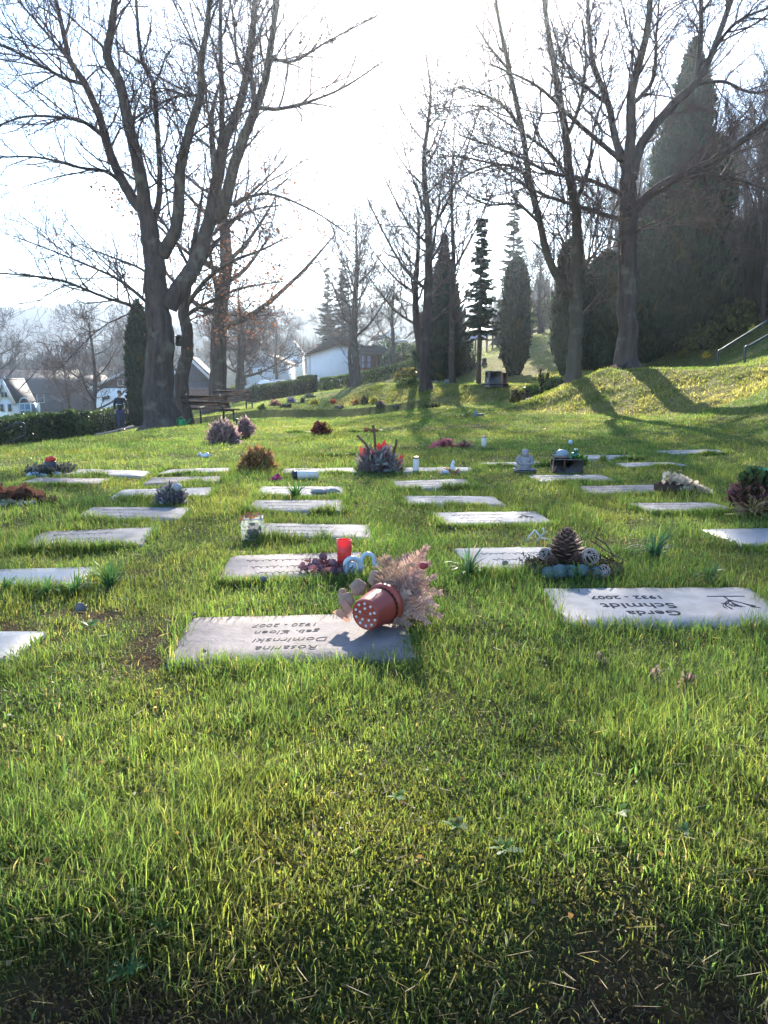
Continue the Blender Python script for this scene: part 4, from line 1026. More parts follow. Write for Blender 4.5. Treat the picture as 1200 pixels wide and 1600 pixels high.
def put_text(root, name, s, size, x, y, z, m, flip=True, **k):
    me = textmesh(s, size, name, **k); me.materials.clear(); me.materials.append(m)
    o = bpy.data.objects.new(name, me); COL.objects.link(o); o.parent = root; o.location = (x, y, z); o.rotation_euler = (0, 0, math.pi if flip else 0)
    return o
def engraving_tree(root, x, y, z, sx, sy, m, seed):
    g = random.Random(seed); st = []
    def br(p, a, l, r, k):
        e = (p[0]+math.cos(a)*l, p[1]+math.sin(a)*l); st.append(([Vector((p[0]*sx+x, p[1]*sy+y, z)), Vector(((p[0]+e[0])/2*sx+x+g.gauss(0,.001), (p[1]+e[1])/2*sy+y, z)), Vector((e[0]*sx+x, e[1]*sy+y, z))], [r, r*.8, r*.6]))
        if k:
            for q in range(3): br(e, a+g.uniform(-.7,.7), l*g.uniform(.5,.85), r*.7, k-1)
    br((0,.5), -math.pi/2, .3, .0028, 3); br((0,.25), -math.pi/2+.8, .3, .002, 2); br((0,.25), -math.pi/2-.8, .3, .002, 2); br((-.4,.5), 0, .9, .0016, 0)
    mb = MB(); strands(mb, st, 4); mb.v = [v*np.array([1,1,1]) for v in mb.v]
    return mb.build('engraving', m, root)
for i, (c, a, w, dd, lab, tone) in enumerate(SLABS):
    g = random.Random(200+i)
    z = float(SLAB_PL[i][2])
    far_ = c.y
    root = thing('grave_slab', lab, 'grave slab', (c.x, c.y, z), a, 'flat grave slabs set in the lawn')
    # tilt with the ground, a little out of true
    zx, zy = float(SLAB_PL[i][0]), float(SLAB_PL[i][1])
    root.rotation_euler = (math.atan(zy)+R(g.uniform(-.2,.5)), -math.atan(zx)+R(g.uniform(-.3,.3)), a)
    top = .013 if far_ < 4 else .017
    # ragged natural edge on the rustic stones, straight on the polished
    rag = .006 if tone in ('grey', 'white', 'pale') else .001
    n = 14; per = []
    for (x0, y0, x1, y1) in ((-w/2,-dd/2,w/2,-dd/2),(w/2,-dd/2,w/2,dd/2),(w/2,dd/2,-w/2,dd/2),(-w/2,dd/2,-w/2,-dd/2)):
        for k in range(n):
            t = k/n; e = rag*g.gauss(0, .55) if k else -rag*g.uniform(.3,1.6)
            nx_, ny_ = (y1-y0), -(x1-x0); l = math.hypot(nx_, ny_); per.append((x0+(x1-x0)*t+nx_/l*e, y0+(y1-y0)*t+ny_/l*e))
    m_ = len(per); V = []
    for s_, zz_ in ((1.0,-.05),(1.0,top-.006),(.985,top-.001),(.5,top),(.0,top)): V += [(x*s_, y*s_, zz_) for x, y in per]
    Q = [(k*m_+j, k*m_+(j+1) % m_, (k+1)*m_+(j+1) % m_, (k+1)*m_+j) for k in range(4) for j in range(m_)]
    mk('slab', V, Q, None, M['st_'+tone], root, None, False)
    zt = top+.0006
    if i == 0:
        for k, (s, x, y, sz) in enumerate((('Rosarina', -.02, -.072, .050), ('Domirnski', -.01, -.008, .050), ('geb. Kloen', -.025, .058, .044), ('1920 - 2007', -.03, .120, .040))):
            put_text(root, 'inscription', s, sz, x, y-.01, zt, M['engrave'], shear=.25, bold=-.0006)
    elif i == 1:
        for s, x, y, sz in (('Gerda', -.05, -.080, .066), ('Schmidt', -.07, .0, .074), ('1932 - 2007', -.08, .085, .050)):
            put_text(root, 'inscription', s, sz, x*w/.6, y+.012, zt, M['letter'], shear=.0, bold=.0004)
        engraving_tree(root, .19*w/.6, .0, zt, .14, .17, M['letter'], 4)
    elif far_ < 6.5 and tone != 'blue':
        m = M['engrave']
        for y, n_ in ((-.10, 7), (-.015, 9), (.085, 11)):      # worn lettering, too weathered to read: cut wavering lines
            x = -.06*w/.6-n_*.013; pts = []
            for k in range(n_*5):
                x += .0052; ph = k*1.257+g.uniform(-.5,.5); pts.append((x+.006*math.sin(ph), y+.016*math.cos(ph)*g.uniform(.4,1.2), zt-.0012+.0006*math.sin(k*1.7)))
            MB().tube(pts, .0021, 4).build('inscription', m, root)
        if i == 8: engraving_tree(root, .18, .02, zt, .09, .15, m, i)

# ------------------------------------------------------------------ materials of the ornaments
M['terra'] = mat('red_plastic_pot', (.30,.052,.034), .42, .2, 9, .12, .45, c2=(.23,.040,.028), bscale=40, bdist=.002)
M['terra_in'] = mat('pot_soil', (.05,.035,.025), .95, .4, 30, .8, .1)
M['holes'] = mat('holes_light_through', (.52,.55,.58), .6, .2, 40, 0, .2)  # pale colour stands in for light seen through the drain holes
M['frond'] = mat('dry_fern_frond', (.58,.405,.32), .8, .35, 12, 0, .15, c2=(.40,.265,.21), trans=.4, attr=True)
M['disc'] = mat('dry_seed_disc', (.36,.25,.19), .9, .35, 25, .5, .1)
M['rose'] = mat('withered_rose', (.36,.20,.22), .85, .4, 20, .3, .15, c2=(.22,.115,.13), attr=True, trans=.3)
M['redglass'] = mat('red_candle_glass', (.80,.10,.085), .25, .1, 10, 0, .5, trans=.55)
M['wax'] = mat('white_candle_wax', (.72,.68,.62), .45, .1, 8, .1, .4, trans=.15)
M['blueceramic'] = mat('pale_blue_glaze', (.42,.51,.58), .28, .12, 8, .05, .5)
M['glass'] = bpy.data.materials.new('whitened_glass'); M['glass'].use_nodes = True
_n = M['glass'].node_tree.nodes; _l = M['glass'].node_tree.links; _n.remove(_n['Principled BSDF'])
_t = _n.new('ShaderNodeBsdfTransparent'); _t.inputs[0].default_value = (.86,.9,.89,1); _g = _n.new('ShaderNodeBsdfGlossy'); _g.inputs['Roughness'].default_value = .06
_f = _n.new('ShaderNodeFresnel'); _f.inputs[0].default_value = 1.25; _m = _n.new('ShaderNodeMixShader'); _l.new(_f.outputs[0], _m.inputs[0]); _l.new(_t.outputs[0], _m.inputs[1]); _l.new(_g.outputs[0], _m.inputs[2]); _d = _n.new('ShaderNodeBsdfTranslucent'); _d.inputs[0].default_value = (.8,.82,.82,1); _m2 = _n.new('ShaderNodeMixShader'); _m2.inputs[0].default_value = .22; _l.new(_m.outputs[0], _m2.inputs[1]); _l.new(_d.outputs[0], _m2.inputs[2]); _l.new(_m2.outputs[0], _n['Material Output'].inputs['Surface'])  # white translucent share puts whitish highlights into the jar glass
M['cone'] = mat('pine_cone_scale', (.135,.088,.070), .75, .45, 20, .3, .2, attr=True)
M['wicker'] = mat('grey_wicker', (.36,.30,.28), .85, .3, 30, .2, .1)
M['teal'] = mat('dyed_teal_moss', (.12,.17,.165), .95, .45, 40, .9, .05, bscale=120)
M['moss'] = mat('dry_wreath_moss', (.15,.125,.075), .95, .5, 25, .9, .05, bscale=120, attr=True)
M['plant'] = mat('dry_plant', (1,1,1), .85, .35, 14, 0, .1, attr=True, trans=.45)
M['solid'] = mat('ornament_paint', (1,1,1), .55, .25, 14, .15, .3, attr=True)
M['concrete'] = mat('planter_concrete', (.20,.175,.165), .9, .35, 14, .7, .1, bscale=70)
M['dark_plastic'] = mat('black_plastic', (.025,.026,.03), .45, .2, 10, 0, .4)
M['gold'] = mat('brass_lid', (.52,.33,.16), .35, .2, 20, .05, .5, metal=.6)
M['stone'] = mat('pebble_stone', (.17,.155,.155), .85, .4, 30, .6, .2)
M['iris'] = blade_mat('bulb_leaf', .35, .12)
def setl(o, s): o['label'] = s; return o

# 1 --- red pot lying on the slab with dry fern arrangement
base = hit(570, 1000); base = Vector((base.x, base.y, base.z+.022))
pm = thing('flower_pot', 'fallen red plastic pot lying on its side with dried fern fronds spilling out', 'flower pot', base)
yaw = R(-33)
ax = Vector((math.sin(-yaw), math.cos(-yaw), .08)).normalized()
q = ax.to_track_quat('Z', 'Y'); T = Matrix.Translation((0, 0, .052)) @ q.to_matrix().to_4x4()
Lp = .112
mb = MB().lathe([(.0,.004),(.038,.004),(.043,0),(.0455,.003),(.0475,.012),(.054,.075),(.0562,.094),(.0562,.095),(.062,.096),(.063,.1),(.063,Lp),(.061,Lp+.001),(.0585,Lp-.001),(.055,.09),(.046,.012),(0,.012)], 48, T)
mb.build('body', M['terra'], pm, True)
mb = MB()
for rr, nn in ((.034, 10), (.019, 5)):
    for k in range(nn):
        a = k/nn*6.283+.3; mb.lathe([(0,.0005),(.0042,.0005),(.0042,.006)], 12, T @ Matrix.Translation((rr*math.cos(a), rr*math.sin(a), 0 if rr < .036 else .0)) @ Matrix.Translation((0,0,.0015)))
mb.build('drain_holes', M['holes'], pm)
MB().box(0,0,.0022,.078,.005,.005, T).build('base_rib', M['terra'], pm)
MB().lathe([(0,Lp-.02),(.056,Lp-.02),(.056,Lp-.03)], 24, T).build('soil_ball', M['terra_in'], pm)
def frond(mb, pts, wid, n=26, seed=0, c=(1,1,1)):
    g = random.Random(seed); P, r = crom(pts, [.0016]*len(pts), 8); mb.tube(P, [.0016*(1-.7*i/len(P)) for i in range(len(P))], 5, c)
    C = []; U = []; Wv = []
    m = len(P)
    for k in range(n*2):
        s = (k//2+.5)/n; f = s*(m-1); j = min(int(f), m-2); p = P[j].lerp(P[j+1], f-j); t = (P[j+1]-P[j]).normalized()
        side = 1 if k % 2 else -1
        nrm = Vector((g.gauss(0,.35)+.1, -.8+g.gauss(0,.3), .6+g.gauss(0,.3))).normalized(); sd = t.cross(nrm).normalized()*side
        ln = wid*(math.sin(min(1, .12+s*1.05)*math.pi*.93)*.9+.12)*g.uniform(.75,1.15); d = (sd+t*.55+Vector((g.gauss(0,.12), g.gauss(0,.12), g.gauss(0,.12)-.12))).normalized()
        C.append(p+d*ln*.5); Wv.append(d*ln*.5); U.append(d.cross(nrm).normalized()*wid*.058)
    mb.cards(np.array(C), np.array(U), np.array(Wv), np.array(c)*nrng.uniform(.7, 1.25, (len(C),1)))
mouth = T @ Vector((0,0,Lp)); dd_ = base.y
def rel(px, py, dep): return P3(px, py, base.y+dep)-base
fr = [((668,853),.06),((645,880),.05),((648,905),.04),((630,900),.08),((640,925),.02),((655,930),.05),((640,960),.0),((625,975),-.01),((662,975),.04)] + [((665,858),.06),((672,880),.10),((640,866),.16),((682,900),.07),((655,905),.02),((690,925),.10),((683,948),.06),((690,963),.03),((668,985),.0),((640,990),-.02),((620,880),.14),((600,890),.12),((655,940),.16),((662,868),.14),((668,915),.14),((650,965),.07),((610,872),.08),((675,935),.18)]
for half, idx in (('fern_fronds', range(len(fr))),):
    mb = MB()
    for k in idx:
        (px, py), dp = fr[k]; tip = rel(px, py, dp+.05); g = random.Random(k); st_ = mouth+Vector((g.uniform(-.03,.03), g.uniform(-.02,.02), g.uniform(-.03,.03)))
        mid = st_.lerp(tip, .5)+Vector((g.uniform(-.015,.02), .02, g.uniform(-.005,.03)))
        for kk in range(2): tip.z = max(tip.z, .012); mid.z = max(mid.z, .012)
        frond(mb, [st_, mid, tip], .030+.010*g.random(), 56, k, np.array((1,1,1))*g.uniform(.75,1.15)*np.array((1, g.uniform(.88,1), g.uniform(.85,1))))
    mb.build(half, M['frond'], pm)
for k, (px, py, dp, r) in enumerate(((541,938,.10,.024),(560,918,.13,.026),(588,905,.15,.028),(535,928,.14,.018))):
    c = rel(px, py, dp); mb = MB(); Mx = Matrix.Translation(c) @ Euler((R(70), R(20-30*k), R(25*k))).to_matrix().to_4x4()
    mb.lathe([(0,.004),(r*.6,.006),(r,.002),(r*.98,-.003),(r*.5,-.005),(0,-.004)], 20, Mx, wob=lambda a, z, k=k: 1+.08*np.sin(a*5+k)); mb.build('seed_disc', M['disc'], pm, True)
mb = MB(); mb.cards(np.array([tuple(rel(535,962,.06)), tuple(rel(541,950,.08))]), np.array([[.012,0,.006],[.01,.004,.01]]), np.array([[.018,.01,-.02],[-.012,.01,.018]]), np.array([[.9,.75,.7],[1,.85,.8]])); mb.build('loose_frond', M['frond'], pm)
rg = rel(662, 884, .085); MB().blob(rg.x, rg.y, rg.z, .014,.008,.010, 3, .3).build('red_petal', mat('dull_red_petal', (.30,.05,.06), .7, .3, 30, 0, .2), pm, True)

# 2 --- withered rose bundle
def rosehead(mb, c, r, seed, col):
    g = random.Random(seed)
    for k in range(26):
        t = k/26; a = k*2.4; el = t*1.9; rr = r*(.45+.6*(1-abs(t-.45)))
        nrm = Vector((math.cos(a)*math.sin(el+.25), math.sin(a)*math.sin(el+.25), math.cos(el+.25)))
        p = Vector(c)+nrm*rr*.62; u = nrm.orthogonal().normalized(); u = Matrix.Rotation(g.uniform(0,6.28), 3, nrm) @ u; w = nrm.cross(u)
        V = []; s = r*.5
        for iu in (-1,0,1):
            for iw in (-1,0,1):
                V.append(p+u*s*iu*.8+w*s*iw*.8+nrm*s*(-.45*(iu*iu+iw*iw)*.6+g.gauss(0,.12)))
        mb.add([tuple(v) for v in V], [(0,1,4,3),(1,2,5,4),(3,4,7,6),(4,5,8,7)], None, np.array(col)*g.uniform(.6,1.3))
b2 = hit(510, 905); b2.z += .02
root = thing('rose_bundle', 'bundle of withered purple roses around the red candle glass', 'dried flowers', b2)
for k, (px, py, dp, r) in enumerate(((478,888,.03,.016),(493,878,.06,.02),(505,870,.10,.022),(520,893,-.01,.024),(508,895,.0,.02),(530,896,.01,.02),(500,888,.03,.02),(520,880,.05,.022),(535,885,.05,.018),(548,888,.09,.018),(487,884,.05,.016))):
    p = P3(px, py, b2.y+dp)-b2; p.z = max(p.z, .008); mb = MB(); rosehead(mb, p, r*1.15, k, (1,1,1) if k % 3 else (.75,.7,.85)); o = mb.build('rose_head', M['rose'], root)
mb = MB(); n = 120; C = np.stack([nrng.uniform(-.10,.10,n), nrng.uniform(-.03,.12,n), nrng.uniform(.0,.03,n)],1); U = rand_unit(n)*.014; mb.cards(C, U, np.cross(U, rand_unit(n))*.6, np.array([.9,.7,.7])*nrng.uniform(.4,1.2,(n,1))); mb.build('dry_leaves', M['rose'], root)
st = MB()
for k in range(8):
    a = nrng.uniform(-.5, 3.6); st.tube([(0,.04,.01),(.08*math.cos(a),.04+.05*math.sin(a),.012)], .0018, 5)
st.build('stems', M['twig'], root)
# 3 --- red glass with candle
b3 = P3(538, 884, b2.y+.075); b3.z = gz1(b3.x, b3.y)+.018
root = thing('grave_candle', 'translucent red candle glass standing upright among the withered roses', 'candle', b3)
zt_ = P3(538, 843, b3.y).z-b3.z
MB().lathe([(0,.0),(.023,0),(.025,.004),(.027,zt_*.5),(.0285,zt_),(.0265,zt_),(.0245,zt_*.5),(.022,.007),(0,.007)], 32).build('glass', M['redglass'], root, True)
MB().lathe([(0,.008),(.0215,.008),(.023,zt_*.42),(0,zt_*.42)], 24).build('wax', mat('red_wax', (.62,.06,.055), .5, .2, 9, 0, .3, trans=.3), root, True)
MB().tube([(0,0,zt_*.42),(.001,0,zt_*.5)], .0012, 6).build('wick', M['dark_plastic'], root)
# 4 --- pale blue curled ornament
b4 = P3(562, 905, b2.y+.02); b4.z = gz1(b4.x, b4.y)+.012
root = thing('ceramic_ornament', 'pale blue glazed ornament of two curled loops leaning on the red pot', 'ornament', b4)
def r4(px, py, dp=0): return P3(px, py, b4.y+dp)-b4
mb = MB(); pts, rr = crom([r4(542,900), r4(540,880), r4(550,872), r4(561,878,.01), r4(562,892,.012), r4(553,896,.015), r4(548,886,.01)], [.0095]*7, 6); mb.tube(pts, rr, 12); mb.blob(*r4(550,886,.01), .018,.012,.022, 2, .06); mb.build('curl_body', M['blueceramic'], root, True)
mb = MB(); pts, rr = crom([r4(564,888,.01), r4(566,872,.015), r4(574,865,.02), r4(583,870,.02), r4(586,884,.02), r4(592,880,.03)], [.0085,.008,.008,.008,.007,.005], 6); mb.tube(pts, rr, 12); mb.build('loop', M['blueceramic'], root, True)
# 5 --- glass jar with brown leaves
b5 = hit(395, 842)
root = thing('glass_jar', 'square clear glass jar holding brown leaves at the slab edge', 'jar', b5, R(8))
u = mpp(b5.y); w_ = 36*u; h_ = 34*u
mb = MB(); q_ = w_*.5
mb.lathe([(q_*1.30,0),(q_*1.36,.006),(q_*1.36,h_*.86),(q_*1.28,h_*.93),(q_*1.28,h_)], 4, Matrix.Rotation(R(45),4,'Z')); mb.build('glass', M['glass'], root)
MB().box(0,0,.004,w_*.9,w_*.9,.008,bev=.002).build('glass_base', mat('greenish_glass_base', (.35,.40,.38), .1, .1, 10, 0, .6), root)
mb = MB()
for sx, sy, lx, ly in ((0,-1,w_*.93,.004),(0,1,w_*.93,.004),(-1,0,.004,w_*.93),(1,0,.004,w_*.93)): mb.box(sx*w_*.45,sy*w_*.45,h_+.001,lx,ly,.005)
mb.build('rim', mat('jar_rim_highlight', (.55,.56,.56), .2, .1, 10, 0, .6), root)  # rim strips coloured pale, glass highlights painted into them
MB().blob(.006,0,h_*.45,w_*.30,w_*.30,h_*.34, 7, .3).build('filling', mat('dark_plant_filling', (.10,.085,.055), .9, .5, 30, .8, .1), root, True)
mb = MB()
for k in range(16):
    C = np.array([[nrng.uniform(-.5,.5)*w_, nrng.uniform(-.5,.5)*w_, h_*(1.02+nrng.uniform(0,.14))]]); U = rand_unit(1)*.010; mb.cards(C, U, np.cross(U, rand_unit(1)), np.array([[.32,.16,.08]])*nrng.uniform(.5,1.2))
mb.build('brown_leaves', M['plant'], root)
# 6 --- pine-cone arrangement
b6 = hit(905, 900); u = mpp(b6.y)
root = thing('cone_arrangement', 'grave arrangement with one huge pine cone over grey moss balls', 'grave arrangement', b6)
def r6(px, py, dp): p = P3(px, py, b6.y+dp)-b6; return p
def pinecone(mb, c, r, h, seed, lean=(0,0)):
    g = random.Random(seed); n = int(90); mb.lathe([(r*.3,0),(r*.45,h*.3),(r*.25,h*.75),(.001,h*.97)], 10, Matrix.Translation(c), (.5,.5,.5))
    for k in range(n):
        t = (k+.5)/n; a = k*2.39996+g.uniform(-.15,.15); z = h*(.03+.90*t); rr = r*((1.03-t)**.75)*min(1, .74+t*2.6); el = .12+.75*t*t+g.uniform(-.1,.1)
        o = Vector((math.cos(a)*math.cos(el), math.sin(a)*math.cos(el), math.sin(el))); sd = Vector((-math.sin(a), math.cos(a), 0)); up = o.cross(sd)
        if up.z < 0: up = -up
        w = r*.20*(1.1-t*.6)*g.uniform(.85,1.15); th = r*.05; q0 = Vector(c)+Vector((math.cos(a)*rr*.22, math.sin(a)*rr*.22, z)); L_ = rr*.80
        q1 = q0+o*L_*.62; q2 = q0+o*L_*.9+up*th*.8; q3 = q0+o*L_*1.0+up*th*1.6
        V = [q0-sd*w*.35, q0+sd*w*.35, q1-sd*w, q1+sd*w, q2-sd*w*.72, q2+sd*w*.72, q3, q0-up*th*1.2, q1-up*th*1.4, q2-up*th*.9]
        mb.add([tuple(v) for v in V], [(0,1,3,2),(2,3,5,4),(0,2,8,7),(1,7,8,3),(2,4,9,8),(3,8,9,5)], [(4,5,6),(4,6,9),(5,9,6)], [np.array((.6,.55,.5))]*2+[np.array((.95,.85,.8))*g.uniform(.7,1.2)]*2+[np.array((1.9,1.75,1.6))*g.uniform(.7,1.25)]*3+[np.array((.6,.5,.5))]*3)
c = r6(884, 887, .05); c.z = .055
top6 = r6(884, 822, .05).z
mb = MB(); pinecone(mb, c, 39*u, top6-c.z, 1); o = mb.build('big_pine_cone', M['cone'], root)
def wovenball(c, r, seed):
    mb = MB(); g = random.Random(seed); 
    MB().blob(c.x, c.y, c.z, r*.8, r*.8, r*.8, seed, .05).build('ball_core', M['core'], root, True)  # dark core paints the shade seen through the gaps of the weave
    for k in range(22):
        nrm = Vector((g.gauss(0,1), g.gauss(0,1), g.gauss(0,1))).normalized(); a = nrm.orthogonal().normalized(); b = nrm.cross(a); off = g.uniform(-.45,.45)*r; rr = math.sqrt(r*r-off*off)*g.uniform(.96,1.03)
        mb.tube([c+nrm*off+(a*math.cos(t)+b*math.sin(t))*rr for t in np.linspace(0, 6.28, 22)], r*.045, 5, cap=False)
    return mb.build('woven_ball', M['wicker'], root)
wovenball(r6(922,870,-.02), 13.5*u, 1); wovenball(r6(942,893,-.05), 11*u, 2); wovenball(r6(852,866,.02), 10*u, 3)
for k, (px, py, dp, r, hh) in enumerate(((862,884,-.03,14,20),(900,880,-.03,14,20),(848,880,.06,12,18),(928,880,.08,13,18))):
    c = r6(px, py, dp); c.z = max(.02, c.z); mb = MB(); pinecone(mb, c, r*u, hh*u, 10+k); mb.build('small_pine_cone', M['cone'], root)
for k, (px, py, dp, r) in enumerate(((858,896,-.06,12),(874,893,-.07,13),(893,893,-.06,12),(910,892,-.07,11),(930,895,-.05,12))):
    c = r6(px, py, dp); c.z = max(.022, c.z); MB().blob(c.x, c.y, c.z, r*u, r*u, r*u*.9, k, .22, 3).build('moss_ball', M['teal'], root, True)
mb = MB()
for k in range(24):
    a = k/24*6.283; mb.blob(math.cos(a)*66*u-.01, .05+math.sin(a)*.10, .018, .035,.03,.022, k, .4, 3)
n = 900; a = nrng.uniform(0,6.283,n); C = np.stack([np.cos(a)*66*u-.01+nrng.normal(0,.022,n), .05+np.sin(a)*.10+nrng.normal(0,.02,n), nrng.uniform(.005,.055,n)],1); U = rand_unit(n)*.010; mb.cards(C, U, np.cross(U, rand_unit(n))*.35, np.array([1,.95,.7])*nrng.uniform(.5,1.6,(n,1)))
mb.build('moss_wreath', M['moss'], root)
mb = MB(); st = [([r6(930,840,.02), r6(945,848,.06), r6(962,872,.05)], [.003,.003,.002]), ([r6(925,846,.04), r6(950,862,.1), r6(985,880,.1)], [.003,.0025,.002])]; strands(mb, st, 5); mb.build('bare_twig', M['twig'], root)
# 7 --- white driftwood twig beside it
b7 = hit(838, 848); root = tag(None, None) if False else None
mb = MB(); u7 = mpp(b7.y)
for s in ([(0,0,.0),(6*u7,0,10*u7),(-2*u7,.01,20*u7)],[(6*u7,0,10*u7),(12*u7,0,16*u7),(10*u7,0,24*u7)],[(-2*u7,.01,20*u7),(-12*u7,0,10*u7),(-16*u7,0,2*u7)],[(6*u7,0,8*u7),(20*u7,0,5*u7)]):
    mb.tube(s, 1.4*u7, 6)
tag(mb.build('white_twig', mat('bleached_wood', (.62,.58,.54), .8, .2, 30, .3, .2), None, True, b7), 'small bleached white twig standing behind the pine cone arrangement', 'twig')
# --- small stones and clods
def stone(px, py, r, label, seed, col='stone', dz=.0, cat='stone', flat=.8):
    p = hit(px, py); rr = r*mpp(p.y); p.z += dz
    o = MB().blob(0,0,rr*.5, rr, rr*.8, rr*flat, seed, .3, 1.5).build('stone', M[col], None, True, p); return tag(o, label, cat)
stone(126, 957, 9, 'rounded grey stone sticking up from the bare mossy patch', 1, flat=1.2)
stone(412, 916, 6, 'small brown clod lying on the slab with the roses', 2, dz=.02)
stone(303, 971, 4, 'tiny dark clod at the far left corner of the pot slab', 3, dz=.02)
stone(319, 1030, 4, 'tiny dark clod near the front edge of the pot slab', 4, dz=.02)
stone(789, 890, 5, 'small dark clod at the back edge of the pine cone slab', 5, dz=.02)

# ------------------------------------------------------------------ helpers for planted ornaments
def dryplant(name, label, cat, px, py, halfw, hpx, n, col, seed, up=.5, leaf=.02, thin=.35, group=None, stems=14, stemcol=(.16,.10,.08), build_root=None, part='foliage', zoff=0.0):
    b = hit(px, py) if build_root is None else Vector((0,0,0)); 
    if build_root is None: root = thing(name, label, cat, b, 0, group); u = mpp(b.y)
    else: root, u = build_root
    g = np.random.default_rng(seed); r = halfw*u; h = hpx*u
    v = g.normal(0,1,(n,3)); v /= np.linalg.norm(v, axis=1, keepdims=True); v[:,2] = np.abs(v[:,2]); q = g.uniform(.1,1,(n,1))**.45
    C = v*q*np.array([r, r*.75, h])*(1+.35*(fbm(v[:,0]*3+seed, v[:,1]*3+v[:,2]*3, seed, 2)-.5))[:,None]
    C[:,2] += zoff
    W_ = v*(1-up)+np.array([0,0,up])+g.normal(0,.45,(n,3)); W_ /= np.linalg.norm(W_, axis=1, keepdims=True); U = np.cross(W_, g.normal(0,1,(n,3))); U /= np.linalg.norm(U, axis=1, keepdims=True)
    s = leaf*g.uniform(.5,1.4,(n,1)); mb = MB(); mb.cards(C, U*s*thin, W_*s, np.array(col)*1.45*g.uniform(.45,1.45,(n,1))*(1+.12*g.normal(0,1,(n,3))).clip(.5,1.5))
    for k in range(stems):
        e = g.normal(0,1,3); e[2] = abs(e[2])+.5; e /= np.linalg.norm(e); mb.tube([(0,0,zoff),(e[0]*r*.5,e[1]*r*.4,h*.55*e[2]+zoff),(e[0]*r*.95,e[1]*r*.7,h*e[2]+zoff)], [.003+.0004*u*1200*.2,.002+.0003*u*1200*.2,.001+.0002*u*1200*.2], 4, stemcol)
    mb.build(part, M['plant'], root); return root, u
def candle(px, py, w, h, label, lid=True):
    b = hit(px, py); u = mpp(b.y); root = thing('grave_candle', label, 'candle', b); r = w*u/2; H = h*u
    MB().lathe([(0,0),(r*.92,0),(r,.004),(r,H*.82),(r*.9,H*.86),(0,H*.86)], 24).build('candle_body', M['wax'], root, True)
    MB().lathe([(0,H*.86),(r*1.02,H*.86),(r*1.04,H*.97),(r*.8,H),(r*.3,H),(0,H*.985)], 24).build('lid', M['gold'], root, True); return root
candle(650, 738, 10, 25, 'white candle with brass lid standing on the slab right of the red leaves')
candle(756, 699, 8, 18, 'white candle with brass lid farther back, alone in the grass')
# lying candle
b = hit(472, 750); u = mpp(b.y); root = thing('grave_candle', 'white grave candle lying on its side with dark open end', 'candle', b, R(12)); r = 7.5*u
Tm = Matrix.Translation((0,0,r)) @ Euler((0, R(90), 0)).to_matrix().to_4x4()
MB().lathe([(0,-14*u),(r*.85,-14*u),(r,-10*u),(r,24*u),(r*.9,25*u),(0,25*u)], 24, Tm).build('candle_body', M['wax'], root, True)
MB().lathe([(0,-16*u),(r*.6,-16*u),(r*1.02,-15.5*u),(r*1.04,-8*u),(r*1.0,-8*u)], 24, Tm).build('lid', M['dark_plastic'], root, True)
# pink artificial flower
b = hit(432, 752); u = mpp(b.y); root = thing('fabric_flower', 'bright pink artificial blossom lying in the grass', 'artificial flower', b)
mb = MB(); M['pink'] = mat('pink_fabric', (.66,.07,.25), .7, .3, 20, 0, .2, attr=True, trans=.3)
for k, (x, y, z, r) in enumerate(((0,0,6,6.5),(6,.5,4,5),(-6,0,4,5),(2,1,9,5),(-10,0,2,3.5))): rosehead(mb, (x*u, y*u, z*u), r*u, k, (1,1,1))
mb.build('petals', M['pink'], root)
# open stone book
b = hit(508, 774); u = mpp(b.y); root = thing('stone_book', 'open white stone book lying on the rough white slab', 'stone book', (b.x, b.y, b.z+.03), R(14))
for s in (-1, 1):
    prof = [(0,.004),(s*6*u,.016),(s*14*u,.020),(s*20*u,.012),(s*20*u,.002),(0,-.004)]
    if s < 0: prof = prof[::-1]
    MB().prism(prof, -.075, .075, Euler((0,R(4*s),0)).to_matrix().to_4x4()).build('page_block', M['st_white'], root)
# red-leaf arrangement
root, u = dryplant('leaf_arrangement', 'dark spiky arrangement with upright red leaves and two brown stalks', 'grave arrangement', 594, 738, 34, 38, 900, (.24,.19,.18), 51, .35, .05, .2, stems=30)
mb = MB()
M['redleaf'] = mat('red_waxy_leaf', (.60,.055,.05), .45, .3, 14, 0, .3, trans=.4, attr=True)
def bract(mb, p, d, L_, w, c=(1,1,1)):
    p = Vector(p); d = Vector(d).normalized(); sd = d.cross(Vector((0.1,-1,.1))).normalized(); up = sd.cross(d); V = []; n = 6
    for i in range(n):
        t = i/(n-1); ww = w*math.sin(math.pi*(.12+.88*t))**.8*(1 if i < n-1 else 0)
        for s in (-1,0,1): V.append(tuple(p+d*L_*t+sd*ww*s+up*(abs(s)*ww*.35)))
    mb.add(V, [(i*3+k, i*3+k+1, i*3+k+4, i*3+k+3) for i in range(n-1) for k in (0,1)], None, c)
for x, z, dx, L_, w in ((-22,22,-.5,22,5),(-3,22,.05,26,6),(4,22,.1,30,6),(-8,20,-.2,16,4),(28,14,.6,18,3.5)):
    bract(mb, (x*u, -.02, z*u), (dx, 0, 1), L_*u, w*u, (1,1,1) if x > -20 else (1.0,1.9,1.8))
mb.build('red_leaves', M['redleaf'], root)
mb = MB()
for pts in ([(-14,26),(-22,44),(-36,58)], [(-6,26),(-8,50),(-11,74)], [(18,22),(24,40),(26,52)]):
    mb.tube([(x*u, 0, z*u) for x, z in pts], [.012,.010,.010], 7, (1,1,1))
mb.build('brown_stalks', mat('cattail_stalk', (.16,.085,.06), .9, .3, 20, .3, .1), root)
for k in range(10):
    a = k*.63; mb = None
mb = MB()
